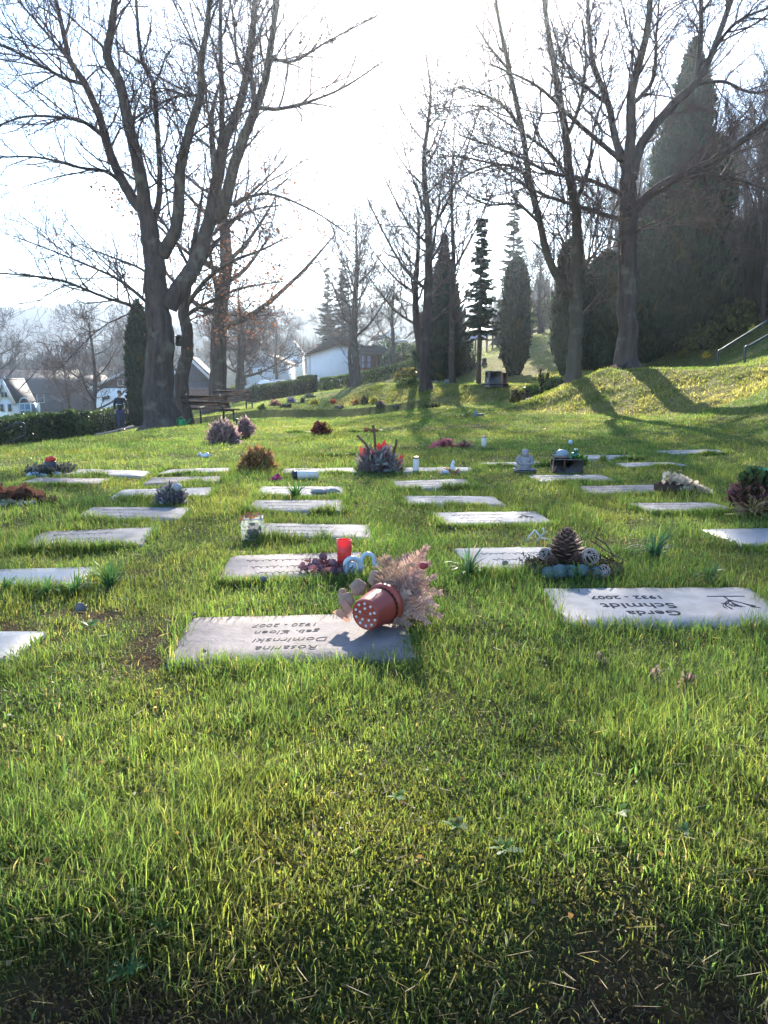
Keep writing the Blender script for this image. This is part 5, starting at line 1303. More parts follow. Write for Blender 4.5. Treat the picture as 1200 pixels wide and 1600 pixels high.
for k in range(26):
    a = k*.2417*math.pi; r_ = 24*u*nrng.uniform(.3,1.1); mb.blob(math.cos(a)*r_, math.sin(a)*r_*.6-.05, nrng.uniform(3,16)*u, 5*u,4*u,2.5*u, k, .3, c=(.16,.15,.15))
mb.build('grey_leaf_pads', M['solid'], root, True)
# figurines right of the candle
b = hit(703, 742); u = mpp(b.y); root = thing('figurine_group', 'small white bird figurine with shells and brown leaves', 'figurine', b)
mb = MB(); mb.blob(4*u,0,11*u,3.5*u,3*u,9*u,1,.15); mb.blob(5*u,0,20*u,2.6*u,2.4*u,3*u,2,.1); mb.lathe([(0,0),(1*u,0),(0,3.5*u)],8,Matrix.Translation((6.5*u,-1.5*u,20*u)) @ Euler((R(100),0,0)).to_matrix().to_4x4()); mb.build('bird', mat('white_porcelain', (.60,.61,.64), .3, .1, 10, .05, .5), root, True)
mb = MB(); mb.blob(-9*u,-.02,4*u,8*u,6*u,5*u,3,.2); mb.blob(11*u,-.02,4*u,5*u,5*u,5*u,4,.2); mb.build('shell', M['blueceramic'], root, True)
dryplant('', '', '', 0, 0, 18, 9, 70, (.34,.19,.09), 52, .3, .025, .5, build_root=(root, u), part='brown_leaves', stems=4)
# small red-leaved plant and others
dryplant('ground_plant', 'low plant with reddish purple leaves in the middle of the lawn', 'plant', 693, 700, 16, 10, 90, (.34,.13,.14), 53, .25, .055, .45, stems=3)
dryplant('ground_plant', 'small faded brownish plant just right of the reddish purple one', 'plant', 727, 700, 12, 7, 60, (.20,.12,.10), 54, .25, .045, .4, stems=3)
dryplant('dry_shrub', 'rust brown dried conifer bush with orange tips', 'dried plant', 402, 738, 26, 34, 1500, (.32,.19,.085), 55, .3, .045, .25, stems=16)
dryplant('heather_plant', 'tall withered purple heather with reddish spike near the lantern stakes', 'dried plant', 350, 693, 23, 34, 1500, (.30,.21,.19), 56, .75, .075, .15, stems=20)
root, u = dryplant('heather_plant', 'smaller withered purple heather in a brown pot', 'dried plant', 384, 686, 12, 20, 500, (.29,.19,.19), 57, .4, .06, .2, stems=6, zoff=.10)
MB().lathe([(0,0),(6*u,0),(8*u,.1),(8.4*u,.12),(7.5*u,.12),(7*u,.1),(0,.1)], 20).build('pot', mat('brown_pot', (.15,.075,.05), .7, .2, 10, .2, .2), root, True)
root, u = dryplant('flower_bunch', 'bunch of dark red leaves topped by yellow flowers', 'flowers', 503, 680, 13, 18, 420, (.21,.06,.045), 58, .5, .06, .4)
mb = MB()
for k in range(9): mb.blob((nrng.uniform(4,14))*u, nrng.normal(0,4)*u, nrng.uniform(12,22)*u, 1.8*u,1.8*u,1.6*u,k,.3, c=(.62,.50,.04))
mb.build('yellow_flowers', M['solid'], root, True); mb = MB()
for k in range(6): mb.blob((nrng.uniform(-10,4))*u, nrng.normal(0,4)*u, nrng.uniform(14,22)*u, 1.9*u,1.9*u,1.7*u,k,.3, c=(.30,.05,.03))
mb.build('dark_red_flowers', M['solid'], root, True)
dryplant('fallen_leaf_pile', 'brown leaf heap lying on the far white slab', 'dried plant', 576, 676, 12, 5, 80, (.17,.085,.05), 59, .1, .05, .5, stems=2)
# wreath with red candle, left
b = hit(80, 742); u = mpp(b.y); root = thing('grave_wreath', 'flat grey green wreath with red candle in the middle', 'wreath', b)
mb = MB(); n = 1400; a = nrng.uniform(0,6.283,n); C = np.stack([np.cos(a)*26*u+nrng.normal(0,4.5*u,n), np.sin(a)*.14+nrng.normal(0,.03,n), np.abs(nrng.normal(7,4,n))*u],1); U = rand_unit(n)*.018; mb.cards(C, U, np.cross(U, rand_unit(n))*.4, np.array([.14,.145,.12])*nrng.uniform(.4,1.7,(n,1))); mb.build('greenery', M['plant'], root)
MB().lathe([(9*u,6*u),(9*u,20*u),(8*u,22*u),(0,22*u)],20).build('candle_body', mat('dark_candle_cup', (.06,.06,.07), .5, .2, 10, 0, .3), root, True)
mb = MB(); 
for k in range(7): mb.blob((2+nrng.normal(0,4))*u, nrng.normal(0,3)*u, (25+nrng.normal(0,1))*u, 4.5*u,4.5*u,4*u,k,.25, c=(.62,.06,.03))
mb.build('red_flower', M['solid'], root, True)
mb = MB().blob(-8*u,-.16,4*u,17*u,3*u,5*u,3,.2,c=(.40,.48,.62)); mb.blob(22*u,-.14,4*u,7*u,3*u,5*u,4,.25,c=(.36,.36,.40)); mb.build('pale_ribbon', M['solid'], root, True)
# brown bouquet at left edge
b = hit(30, 790); u = mpp(b.y); root = thing('dry_bouquet', 'large dark brown withered bouquet at the left edge', 'dried flowers', b)
mb = MB(); g = random.Random(4)
for k in range(46):
    a = g.uniform(0,6.28); p = (g.uniform(-60,34)*u, g.uniform(-.05,.08), g.uniform(3,18)*u); bract(mb, p, (g.gauss(0,1), g.gauss(0,.4), g.uniform(.1,.9)), g.uniform(14,30)*u, g.uniform(4,9)*u, np.array((.13,.065,.045))*g.uniform(.5,1.4))
mb.build('broad_leaves', M['plant'], root)
mb = MB()
for k in range(22): mb.blob(g.uniform(-20,34)*u, -.06+g.uniform(-.03,.03), g.uniform(3,9)*u, 5*u,4*u,3.5*u,k,.35,c=np.array((.24,.20,.16))*g.uniform(.6,1.4))
mb.build('seed_heads', M['solid'], root, True)
dryplant('','','',0,0,12,9,160,(.13,.06,.045),61,.2,.03,.3, build_root=(root,u), part='side_tuft', stems=3); root.children[-1].location = (46*u,0,0)
# grey heather with ball
root, u = dryplant('heather_plant', 'grey withered plant with round pale ball beside the white slab', 'dried plant', 268, 791, 22, 30, 900, (.21,.20,.19), 62, .6, .035, .2, stems=16)
MB().blob(12*u,-.02,31*u,8*u,8*u,7*u,3,.12).build('pale_ball', mat('grey_ball', (.34,.34,.36), .7, .3, 20, .5, .2), root, True)
# white bird ornament on grass
b = hit(318, 715); u = mpp(b.y); mb = MB()
mb.tube([(-9*u,0,1*u),(-8*u,0,6*u),(-5*u,0,7*u),(-3*u,0,2*u)], 1.3*u, 8); mb.blob(3*u,0,3*u,7*u,3*u,3*u,1,.12); mb.tube([(2*u,0,4*u),(6*u,0,6.5*u),(11*u,0,3*u)], [2*u,2*u,.6*u], 8)
tag(mb.build('bird_ornament', mat('white_enamel', (.66,.68,.72), .35, .1, 10, .05, .4), None, True, b), 'small white swan shaped ornament alone in the grass', 'ornament')
# angel bust on open book base
b = hit(820, 737); u = mpp(b.y); root = thing('angel_bust', 'small grey stone bust of a child on a flat base', 'statue', b)
M['bust'] = mat('weathered_cast_stone', (.34,.31,.32), .8, .3, 18, .5, .2)
mb = MB(); mb.box(0,0,3*u,34*u,20*u,6*u,bev=2*u); mb.build('base', M['bust'], root)
mb = MB(); pr = [(0,5),(9,5),(9.5,9),(8,13),(8.5,17),(9,19.5),(6,22),(3.2,23),(3,24)]; mb.lathe([(r*u, z*u) for r, z in pr], 20, wob=lambda a, z: 1-.2*np.abs(np.sin(a)))
mb.blob(0,-1*u,13*u,7*u,6*u,6*u,3,.15); mb.tube([(-9*u,-1*u,18*u),(-9*u,-5*u,13*u),(-3*u,-8*u,12*u)],[2.6*u,2.3*u,1.8*u],8); mb.tube([(9*u,-1*u,18*u),(9*u,-5*u,13*u),(3*u,-8*u,12*u)],[2.6*u,2.3*u,1.8*u],8); mb.build('torso', M['bust'], root, True)
mb = MB().blob(0,0,28.5*u,5.2*u,5.4*u,6*u,1,.05); mb.blob(0,-5.2*u,28*u,1*u,1.2*u,1.4*u,2,.05); mb.build('head', M['bust'], root, True)
MB().blob(0,1*u,31*u,5.6*u,5.4*u,4.5*u,5,.3,4).build('hair', M['bust'], root, True)
for s in (-1,1): MB().blob(s*8*u,4*u,18*u,6*u,1.5*u,8*u,3+s,.15).build('wing', M['bust'], root, True)
# stone planter box with turtle-like dish and green figure
b = hit(885, 738); u = mpp(b.y); root = thing('planter_box', 'rectangular brownish stone planter box on the lawn', 'planter', b, R(-4))
mb = MB(); w, dp, h = 46*u, 30*u, 22*u
for sx, sy, wx, wy in ((0,-1,w,3*u),(0,1,w,3*u),(-1,0,3*u,dp-6*u),(1,0,3*u,dp-6*u)): mb.box(sx*(w/2-1.5*u), sy*(dp/2-1.5*u), h/2, wx, wy, h, bev=1*u)
mb.build('trough', M['concrete'], root); MB().box(0,0,h*.42,w-7*u,dp-7*u,h*.8).build('soil', M['terra_in'], root); mb = MB().box(-6*u,-dp/2-.4*u,h*.55,3*u,.8*u,h*.7); mb.build('dark_strap', mat('rust_strap', (.10,.045,.03), .8, .3, 20, .2, .2), root)
dryplant('','','',0,0,8,14,120,(.10,.20,.03),63,.7,.03,.3, build_root=(root,u), part='yellow_green_sprout', stems=3); root.children[-1].location = (22*u,-.02,h*.5)
b2_ = Vector((b.x-8*u, b.y, b.z+h*1.0)); r2 = thing('turtle_figure', 'grey blue domed turtle figure sitting on the planter box', 'figurine', b2_)
MB().blob(0,0,6*u,11*u,9*u,8*u,1,.08).build('shell', mat('blue_grey_glaze', (.24,.30,.34), .35, .35, 20, .1, .5), r2, True)
mb = MB(); mb.blob(0,0,2*u,11*u,9*u,3*u,2,.1,c=(.20,.10,.08)); mb.tube([(-8*u,0,4*u),(-11*u,-1*u,10*u),(-12*u,-2*u,17*u)],[1.6*u,1.2*u,.6*u],7,c=(.18,.18,.17)); mb.tube([(-9*u,0,5*u),(-15*u,0,6*u)],[1.5*u,.8*u],7,c=(.3,.3,.3)); mb.build('underside', M['solid'], r2, True)
b3_ = Vector((b.x+12*u, b.y, b.z+h*.98)); r3 = thing('frog_figure', 'small dark green frog figure on the planter box beside the turtle', 'figurine', b3_)
mb = MB().blob(0,0,5*u,7*u,6*u,5*u,1,.1); mb.blob(1*u,-1*u,12*u,4*u,4*u,3.5*u,2,.1); mb.build('body', mat('dark_green_glaze', (.035,.14,.075), .3, .3, 20, .1, .5), r3, True)
mb = MB(); [mb.blob(s*2.2*u+1*u,-2.5*u,15*u,1.2*u,1.2*u,1.2*u,3,.05,c=(.5,.6,.5)) for s in (-1,1)]; mb.build('eyes', M['solid'], r3, True)
mb = MB(); [mb.tube([(s*6*u,-2*u,3*u),(s*8*u,-5*u,4*u),(s*7*u,-7*u,.6*u)],[2*u,1.6*u,1*u],8) for s in (-1,1)]; mb.build('legs', mat('light_green_glaze', (.10,.32,.16), .3, .3, 20, .1, .5), r3, True)
# blue ball on stick
b = hit(891, 700); u = mpp(b.y); root = thing('ball_stick', 'small pale blue ball on a thin stick behind the planter box', 'garden ornament', b)
MB().tube([(0,0,-.02),(0,0,7*u)], .004, 6).build('stick', M['twig'], root); MB().blob(0,0,9*u,3.6*u,3.6*u,3.6*u,1,.03).build('ball', M['blueceramic'], root, True)
# cream hydrangea bowl
b = hit(1062, 772); u = mpp(b.y); root = thing('hydrangea_bowl', 'dark wicker bowl with cream dried blossoms spilling right', 'dried flowers', b)
mb = MB(); mb.lathe([(0,0),(19*u,0),(22*u,8*u),(21*u,17*u),(18*u,17*u),(16*u,8*u),(0,6*u)], 22, Matrix.Translation((-18*u,0,0)), wob=lambda a, z: 1+.07*np.sin(a*11+z*200)); mb.build('bowl', mat('dark_wicker', (.085,.055,.045), .9, .4, 40, .8, .1), root, True)
for k in range(3): mb = MB(); pinecone(mb, Vector((-34*u+10*u*k, -.03, 14*u)), 6*u, 8*u, 50+k); mb.build('pine_cone', M['cone'], root)
mb = MB(); pinecone(mb, Vector((18*u, -.05, 0)), 9*u, 16*u, 60); mb.build('pine_cone', M['cone'], root)
mb = MB(); n = 520; g2 = np.random.default_rng(5); t = g2.random(n); C = np.stack([(-14+t*52+g2.normal(0,5,n))*u, g2.normal(0,7,n)*u, np.abs((30-26*t)*g2.uniform(.35,1.05,n))*u+.01],1); U = rand_unit(n)*.016; mb.cards(C, U, np.cross(U, rand_unit(n)), np.array([.80,.66,.50])*g2.uniform(.7,1.15,(n,1))); mb.build('blossoms', M['plant'], root)
# right planter
b = hit(1178, 806); u = mpp(b.y); root = thing('planter_bowl', 'grey planter packed with dry brown plants at the right edge', 'planter', b, R(5))
mb = MB(); mb.lathe([(0,0),(27*u,0),(33*u,28*u),(34*u,32*u),(31*u,32*u),(29*u,26*u),(0,25*u)], 8, wob=lambda a, z: 1+.02*np.sin(a*3)); mb.build('planter_body', M['concrete'], root)
dryplant('','','',0,0,40,34,900,(.17,.085,.075),64,.35,.035,.3, build_root=(root,u), part='dry_brown_plants', zoff=24*u, stems=20)
dryplant('','','',0,0,26,46,900,(.055,.075,.03),65,.5,.035,.4, build_root=(root,u), part='dark_evergreen', zoff=26*u, stems=8); root.children[-1].location = (22*u,.02,0)
mb = MB(); mb.lathe([(0,0),(3*u,1*u),(7*u,9*u),(8*u,10*u),(6*u,9*u),(0,4*u)],10,Matrix.Translation((-12*u,0,50*u))); mb.build('rusty_seed_cup', mat('rusty_cup', (.22,.085,.045), .8, .3, 20, .2, .2), root, True)
mb = MB(); rosehead(mb, (20*u,-.02,78*u), 10*u, 3, (1,.75,.5)); mb.build('red_flower', mat('red_fabric_flower', (.62,.09,.09), .7, .3, 20, 0, .2, attr=True), root)
mb = MB(); bract(mb,(14*u,-.02,70*u),(-1,0,.35),20*u,5*u,(.12,.34,.22)); bract(mb,(10*u,-.02,62*u),(-.7,0,.8),20*u,4*u,(.12,.38,.12)); mb.build('plastic_leaves', M['plant'], root)
dryplant('','','',0,0,30,26,240,(.30,.22,.12),66,-.2,.045,.12, build_root=(root,u), part='straw_strands', stems=6, zoff=8*u); root.children[-1].location = (-12*u,-.08,0)
# lantern stakes
for px, py, h, lab in ((370,669,15,'taller black lantern stake behind the purple heathers'),(354,668,10,'shorter black lantern stake behind the purple heathers')):
    b = hit(px, py); u = mpp(b.y); root = thing('lantern_stake', lab, 'garden light', b, 0, 'solar lantern stakes')
    MB().tube([(0,0,-.05),(0,0,h*u*.75)], .012, 8).build('stake', M['dark_plastic'], root); MB().lathe([(0,h*u*.7),(.035,h*u*.72),(.045,h*u*.9),(.07,h*u*.92),(.02,h*u),(0,h*u)],14).build('lantern_head', M['dark_plastic'], root, True)
# little blue figure at the far white slab
b = hit(747, 652); u = mpp(b.y); root = thing('figurine_group', 'small dark blue and grey figure far out on the lawn', 'figurine', b)
mb = MB().blob(-4*u,0,4*u,3.5*u,3*u,5*u,1,.15,c=(.16,.19,.26)); mb.blob(-4*u,0,9*u,2*u,2*u,2*u,2,.1,c=(.22,.25,.32)); mb.blob(4*u,0,3*u,5*u,4*u,3*u,3,.3,c=(.09,.09,.10)); mb.build('figure', M['solid'], root, True)
# small flower spots on the lower lawn
FS = [((455,630),7,9,(.20,.18,.26),'purple grey flower tuft on the far lawn'),((430,634),9,8,(.26,.14,.11),'pinkish brown flower tuft nearest the second bench'),((473,630),2,8,(.07,.09,.07),'thin dark stake like plant on the far lawn'),((491,632),8,7,(.50,.42,.06),'yellow flower tuft in the middle of the far lawn'),
      ((521,631),4,5,(.40,.13,.06),'tiny orange red flower tuft on the far lawn'),((557,630),4,5,(.42,.19,.08),'tiny orange tuft left of the dark little bush'),((570,632),6,13,(.09,.085,.04),'dark little upright bush at the foot of the low bank'),((585,631),7,11,(.46,.40,.08),'yellow and green flower tuft right of the dark little bush'),
      ((594,635),6,7,(.16,.13,.12),'grey brown pot plant under the yellow tuft'),((620,638),4,5,(.16,.15,.13),'tiny grey tuft at the foot of the low bank'),((676,637),16,7,(.075,.085,.03),'dark mossy mound at the foot of the low bank'),((447,637),9,5,(.10,.085,.07),'flat dark twig heap on the far lawn'),
      ((432,622),9,4,(.17,.16,.15),'grey flat arrangement at the far end of the lawn'),((484,621),9,5,(.09,.10,.09),'dark flat wreath at the far end of the lawn'),((374,626),8,7,(.45,.20,.10),'orange tuft under the second bench'),((530,639),7,4,(.17,.17,.14),'small greyish cushion plant close to the dark step'),((410,640),5,6,(.12,.16,.05),'small green sprig close to the second bench')]
for k, ((px, py), hw, hh, c, lab) in enumerate(FS): dryplant('grave_plant', lab, 'plant', px, py, hw, hh, 110, c, 400+k, .5, .075, .5, group='small plants on the far lawn', stems=2)
# bulb-leaf clumps
def clump(px, py, halfw, hpx, n, label, seed, tint=(1,1,1), b=None, spread=.6):
    b = hit(px, py); u = mpp(b.y); g = np.random.default_rng(seed); V = []; Q = []; Cc = []
    for k in range(n):
        a = g.uniform(0,6.283); r0 = g.uniform(0,.5)*halfw*u*.5; L_ = hpx*u*g.uniform(.6,1.25); ln = g.uniform(.1, spread+.5); w = max(.0035, .9*u)*g.uniform(.7,1.2); p = np.array([math.cos(a)*r0, math.sin(a)*r0, -.005]); c = np.array((.06,.125,.05))*np.array(tint)*g.uniform(.7,1.35)
        if g.random() < .08: c = np.array((.36,.30,.20))*g.uniform(.7,1.2)
        b0 = len(V); a2 = a+g.normal(0,.4); sdx = np.array([-math.sin(a2+.6), math.cos(a2+.6), 0])*w
        for i in range(6):
            t = i/5; th = ln*t*1.3; q = p+np.array([math.cos(a2)*L_*t*math.sin(th)*.9, math.sin(a2)*L_*t*math.sin(th)*.9, L_*t*math.cos(min(th,1.75))]); q[2] = max(q[2], .004)
            ww = (1-.25*t) if i < 5 else .1
            V += [q-sdx*ww, q+sdx*ww]; Cc += [c*(.75+.35*t)]*2
        Q += [(b0+2*i, b0+2*i+1, b0+2*i+3, b0+2*i+2) for i in range(5)]
    o = mk('bulb_plant', np.array(V), Q, None, M['iris'], None, np.array(Cc), True, b); return tag(o, label, 'plant', 'clumps of bulb leaves')
clump(172, 921, 26, 50, 60, 'lush clump of narrow leaves, tallest of the three by the polished slab', 1)
clump(118, 930, 22, 38, 38, 'middle clump of narrow leaves in front of the polished slab', 2)
clump(75, 932, 20, 38, 30, 'left clump of narrow leaves in front of the polished slab', 3)
clump(8, 930, 18, 36, 30, 'clump of narrow leaves cut off by the left photo edge', 4)
clump(732, 902, 16, 52, 46, 'bluish clump of narrow leaves left of the pine cone slab', 5, (.9,.95,1.5))
clump(1022, 872, 26, 48, 60, 'large bluish green clump of narrow leaves right of the pine cones', 6, (.9,.95,1.4))
clump(462, 780, 22, 30, 70, 'dense upright grassy clump between slab and stone book', 7, (.9,1.1,.8), spread=.3)
clump(1108, 905, 26, 30, 40, 'sprawling clump of leaves with dry white blades above the lettered slab', 8, (1,1,1.2), spread=1.2)
clump(905, 908, 34, 34, 26, 'loose tall grass blades in front of the pine cones', 9, (1.3,1.3,.7), spread=.5)
# dandelion-like rosettes in the near turf
def rosette(px, py, r, n, label, seed, tint=(1,1,1)):
    b = hit(px, py); u = mpp(b.y); g = np.random.default_rng(seed); V = []; Q = []; Cc = []
    for k in range(n):
        a = k*2.4+g.normal(0,.3); L_ = r*u*g.uniform(.6,1.2); w = L_*.12; el = g.uniform(.5,1.0); b0 = len(V); d = np.array([math.cos(a), math.sin(a), 0]); s = np.array([-math.sin(a), math.cos(a), .2]); L_ *= .62; c = np.array((.040,.090,.022))*np.array(tint)*g.uniform(.75,1.3)
        for i in range(9):
            t = i/8; ww = w*(.25+.9*math.sin(math.pi*min(1,t*.9+.05)))*(1 if i % 2 else .62)*(1 if i < 8 else .05); q = d*L_*t*math.cos(el*(1-t))+np.array([0,0,.012+L_*el*.75*t*(1-.55*t)])
            V += [q-s*ww, q+s*ww]; Cc += [c, c]
        Q += [(b0+2*i, b0+2*i+1, b0+2*i+3, b0+2*i+2) for i in range(8)]
    o = mk('broadleaf_weed', np.array(V), Q, None, M['iris'], None, np.array(Cc), True, b); return tag(o, label, 'plant', 'broad leaved weeds in the turf')
rosette(195, 1530, 55, 9, 'bluish broad leaved weed on the shaded earthy bank at lower left', 1, (.8,.9,1.4))
rosette(318, 1318, 46, 7, 'bright green broad leaf weed upright in the grass left of centre', 2, (1.3,1.3,1))
rosette(788, 1338, 48, 8, 'broad leaved weed with pale leaf edges right of the photo centre', 3, (1.2,1.2,1.1))
rosette(712, 1302, 36, 6, 'shiny oval leaved weed just left of the pale edged one', 4, (1.1,1.2,1.3))
rosette(964, 1280, 34, 6, 'yellow green small weed at the middle right', 5, (1.6,1.5,.8))
rosette(1066, 1312, 34, 7, 'dull bluish weed in the dark turf hollow at right', 6, (.8,1,1.7))
rosette(250, 1462, 46, 8, 'dark broad leaved weed above the bare earth at left', 7, (.8,.9,1.1))
None and rosette(402, 990, 20, 6, 'small fresh weed just right of the bare mossy patch', 8, (1.4,1.4,.8))
rosette(140, 985, 30, 7, 'fresh green weed standing on the bare mossy patch', 9, (1.3,1.3,.8))
rosette(620, 1255, 30, 6, 'low round weed hidden in the central turf', 10, (1.2,1.3,.9))
# dry seed heads near right
for k, (px, py, hh, lab) in enumerate(((1072,1085,44,'brown dry seed head plant standing in the near turf at right'),(940,1045,30,'pale grey dry seed head in the turf below the lettered slab'),(1022,1070,34,'thin dry flower stalk left of the brown seed head'))):
    dryplant('seed_head', lab, 'dried plant', px, py, hh*.42, hh, 46, (.30,.22,.17), 500+k, .5, .006, .7, group='dry seed heads in the turf', stems=9, stemcol=(.20,.16,.09))
# ------------------------------------------------------------------ benches
M['bench'] = mat('weathered_bench_wood', (.105,.075,.062), .8, .4, 6, .5, .2, c2=(.065,.047,.042), bscale=30)
M['iron'] = mat('dark_painted_iron', (.035,.038,.042), .5, .3, 10, .1, .4)
def bench(label, loc, rz, Lb=2.0):
    """local: long axis x, faces +y"""
    root = thing('park_bench', label, 'bench', loc, rz, 'wooden benches on the lawn')
    for k in range(3): MB().box(0, .02+.135*k, .45-.004*k, Lb, .115, .04, bev=.008).build('seat_plank', M['bench'], root)
    for k in range(2):
        Mx = Matrix.Translation((0, -.10-.045*k, .60+.17*k)) @ Euler((R(14),0,0)).to_matrix().to_4x4(); MB().box(0,0,0,Lb,.035,.125, Mx, bev=.008).build('backrest_plank', M['bench'], root)
    for s in (-1, 1):
        mb = MB(); x = s*(Lb/2-.28)
        mb.tube([(x,.34,-.05),(x,.34,.425)], .028, 8); mb.build('leg', M['iron'], root)
        mb = MB(); mb.tube([(x,-.03,-.05),(x,-.03,.43),(x,-.10,.55),(x,-.17,.86)], .028, 8); mb.tube([(x,-.03,.405),(x,.36,.405)], .022, 8); mb.build('leg', M['iron'], root)
    return root
p = ondn(322, 22.6, dz=0); bench('dark wooden bench right beside the huge forked tree', p, R(-38), 2.05)
p = ondn(364, 31.5, dz=0); bench('second wooden bench farther back, seen above the first', p, R(-30), 1.9)
# bird box on the crooked tree
p = P3(279, 533, 26.6); root = thing('bird_box', 'dark teal bird box hung on the crooked tree trunk', 'bird box', p, R(15))
M['teal_paint'] = mat('dark_teal_paint', (.03,.075,.075), .7, .3, 12, .2, .2)
MB().box(0,0,0,.20,.18,.32,bev=.01).build('box', M['teal_paint'], root); MB().box(0,-.03,.18,.25,.26,.03,Euler((R(12),0,0)).to_matrix().to_4x4(),bev=.005).build('lid', M['dark_plastic'], root); MB().lathe([(0,0),(.02,0),(.02,.01)],12,Matrix.Translation((0,-.092,.05)) @ Euler((R(90),0,0)).to_matrix().to_4x4()).build('entry_hole', M['dark_plastic'], root)
# green watering can at the trunk
p = ondn(281, 22.0, dz=0); root = thing('watering_can', 'bright green watering can leaning at the huge trunk', 'watering can', p, R(30))
M['greenpl'] = mat('green_plastic', (.02,.30,.10), .35, .15, 8, .05, .4, trans=.2)
MB().lathe([(0,0),(.10,0),(.11,.01),(.10,.2),(.08,.23),(.05,.235),(.05,.22),(0,.2)],20).build('body', M['greenpl'], root, True); MB().tube([(.09,0,.06),(.18,0,.14),(.26,0,.25)],[.03,.022,.018],10).build('spout', M['greenpl'], root, True); MB().tube([(-.09,0,.05),(-.17,0,.13),(-.12,0,.24),(0,0,.30),(.05,0,.24)],.013,8).build('handle', M['greenpl'], root, True)
# ------------------------------------------------------------------ railings and steps
M['rail'] = mat('green_black_rail_paint', (.022,.040,.045), .4, .25, 12, .1, .5)
p = ondn(32, 28.5, dz=0); root = thing('handrail', 'dark metal handrail of the steps at the left edge', 'railing', p)
u = mpp(28.5)
mb = MB(); pts, rr = crom([(0,0,0),(0,0,.82),(-.03,0,.93),(-.12,0,.96),(-.33,0,.93),(-1.1,-.1,.55),(-2.2,-.2,.0)], [.03]*7, 6); mb.tube(pts, rr, 10); mb.build('top_rail', M['rail'], root, True)
MB().tube([(0,0,.50),(-.4,-.03,.36),(-1.2,-.1,-.04),(-2.2,-.2,-.5)], .024, 10).build('middle_rail', M['rail'], root, True)
MB().tube([(-1.8,-.16,-1.2),(-1.8,-.16,.2)], .03, 10).build('post', M['rail'], root, True)
# steps and double rail on the right
M['step'] = mat('concrete_step', (.20,.19,.20), .9, .3, 8, .6, .1, bscale=40)
d0 = 21.5; p0 = ondn(1170, d0, dz=0); root = thing('stone_steps', 'shaded concrete steps climbing right behind the handrails', 'steps', p0, R(-12))
for k in range(9): MB().box(.35*k+.9, .0, .15*k+.05, .40, 1.5, .30, bev=.015).build('step', M['step'], root)
for k, (px, py0, py1, dd_, lab) in enumerate(((1122,512,566,21.2,'farther left handrail of the concrete steps at right'),(1164,545,566,19.9,'nearer right handrail of the concrete steps at right'))):
    p = ondn(px, dd_, dz=-.1); root = thing('handrail', lab, 'railing', p, 0, 'handrails of the steps at right'); top = .80 if k == 0 else .55
    a = P3(1205, 498 if k == 0 else 521, dd_+.3)-p; t0 = P3(px, 550 if k == 0 else 543, dd_)-p; el = P3(px+8, 545 if k == 0 else 540, dd_)-p
    a2 = a+(a-el).normalized()*2.0
    mb = MB(); pts, rr = crom([(0,0,-.2),tuple(t0*.9),tuple(el),tuple(el.lerp(a,.5)),tuple(a),tuple(a2)], [.032]*6, 5); mb.tube(pts, rr, 10); mb.build('rail', M['rail'], root, True)
    MB().tube([tuple(a+Vector((0,0,-1.3))), tuple(a)], .03, 8).build('post', M['rail'], root, True)
# ------------------------------------------------------------------ fence on the slope, headstones
M['postw'] = mat('fence_post_wood', (.085,.075,.065), .9, .3, 10, .4, .1)
root = thing('field_fence', 'wire fence with dark wooden posts running up the grassy slope', 'fence', ondn(720, 52, dz=0))
o = Vector(root.location); prev = None; wires = [MB(), MB(), MB()]; fp = [(716+ (873-716)*t, 50+12*t) for t in np.linspace(0,1,19)]
for px, dd_ in fp:
    q = ondn(px, dd_, dz=0)-o; MB().box(q.x,q.y,q.z+.5,.10,.10,1.3,bev=.01).build('post', M['postw'], root)
    if prev is not None:
        for k in range(3): wires[k].tube([prev+Vector((0,0,.35+.35*k)), q+Vector((0,0,.35+.35*k))], .012, 4)
    prev = q
for w in wires: w.build('wire', M['iron'], root)
def headstone(label, px, d, w, h, color, seed, th=.18, rz=0, arch=False):
    p = ondn(px, d, dz=-.02); root = thing('headstone', label, 'headstone', p, rz, 'upright headstones on the slope')
    W_, H = w*mpp(d), h*mpp(d); m = mat('headstone_granite', color, .4, .3, 12, .2, .4)
    MB().box(0,0,.06,W_*1.2,th*2,.14,bev=.02).build('plinth', m, root)
    if arch: MB().prism([(-W_/2,.13),(W_/2,.13),(W_/2,H*.8)]+[(W_/2*math.cos(a),H*.8+H*.2*math.sin(a)) for a in np.linspace(.3,math.pi-.3,9)]+[(-W_/2,H*.8)], -th/2, th/2).build('stone_body', m, root)
    else: MB().box(0,0,.13+(H-.13)/2,W_,th,H-.13,bev=.02).build('stone_body', m, root)
    return root
headstone('big plain grey headstone at the foot of the brown bank', 771, 28.5, 22, 24, (.20,.18,.18), 1, .35, R(18))
headstone('slim reddish stone lantern column right of the grey headstone', 789, 28.2, 8, 22, (.16,.07,.06), 2, .2)
headstone('low dark headstone, leftmost of the row on the brown bank', 720, 43, 7, 11, (.03,.03,.035), 3, arch=True)
headstone('tall dark headstone, second in the row on the brown bank', 731, 43.3, 6, 16, (.03,.03,.035), 4)
headstone('wide dark headstone beside the reddish spruce stem', 742, 43.6, 9, 10, (.035,.03,.035), 5)
headstone('dark reddish headstone right of the reddish spruce stem', 756, 44, 7, 11, (.06,.035,.035), 6)
headstone('small dark headstone highest up near the cypress', 782, 45, 7, 7, (.05,.035,.035), 7)
headstone('small pale blue grave marker at the foot of the brown bank', 698, 34, 6, 8, (.40,.46,.52), 8, .12)
headstone('tiny pale grave marker left of the pale blue one', 681, 34, 5, 6, (.36,.40,.45), 9, .12)
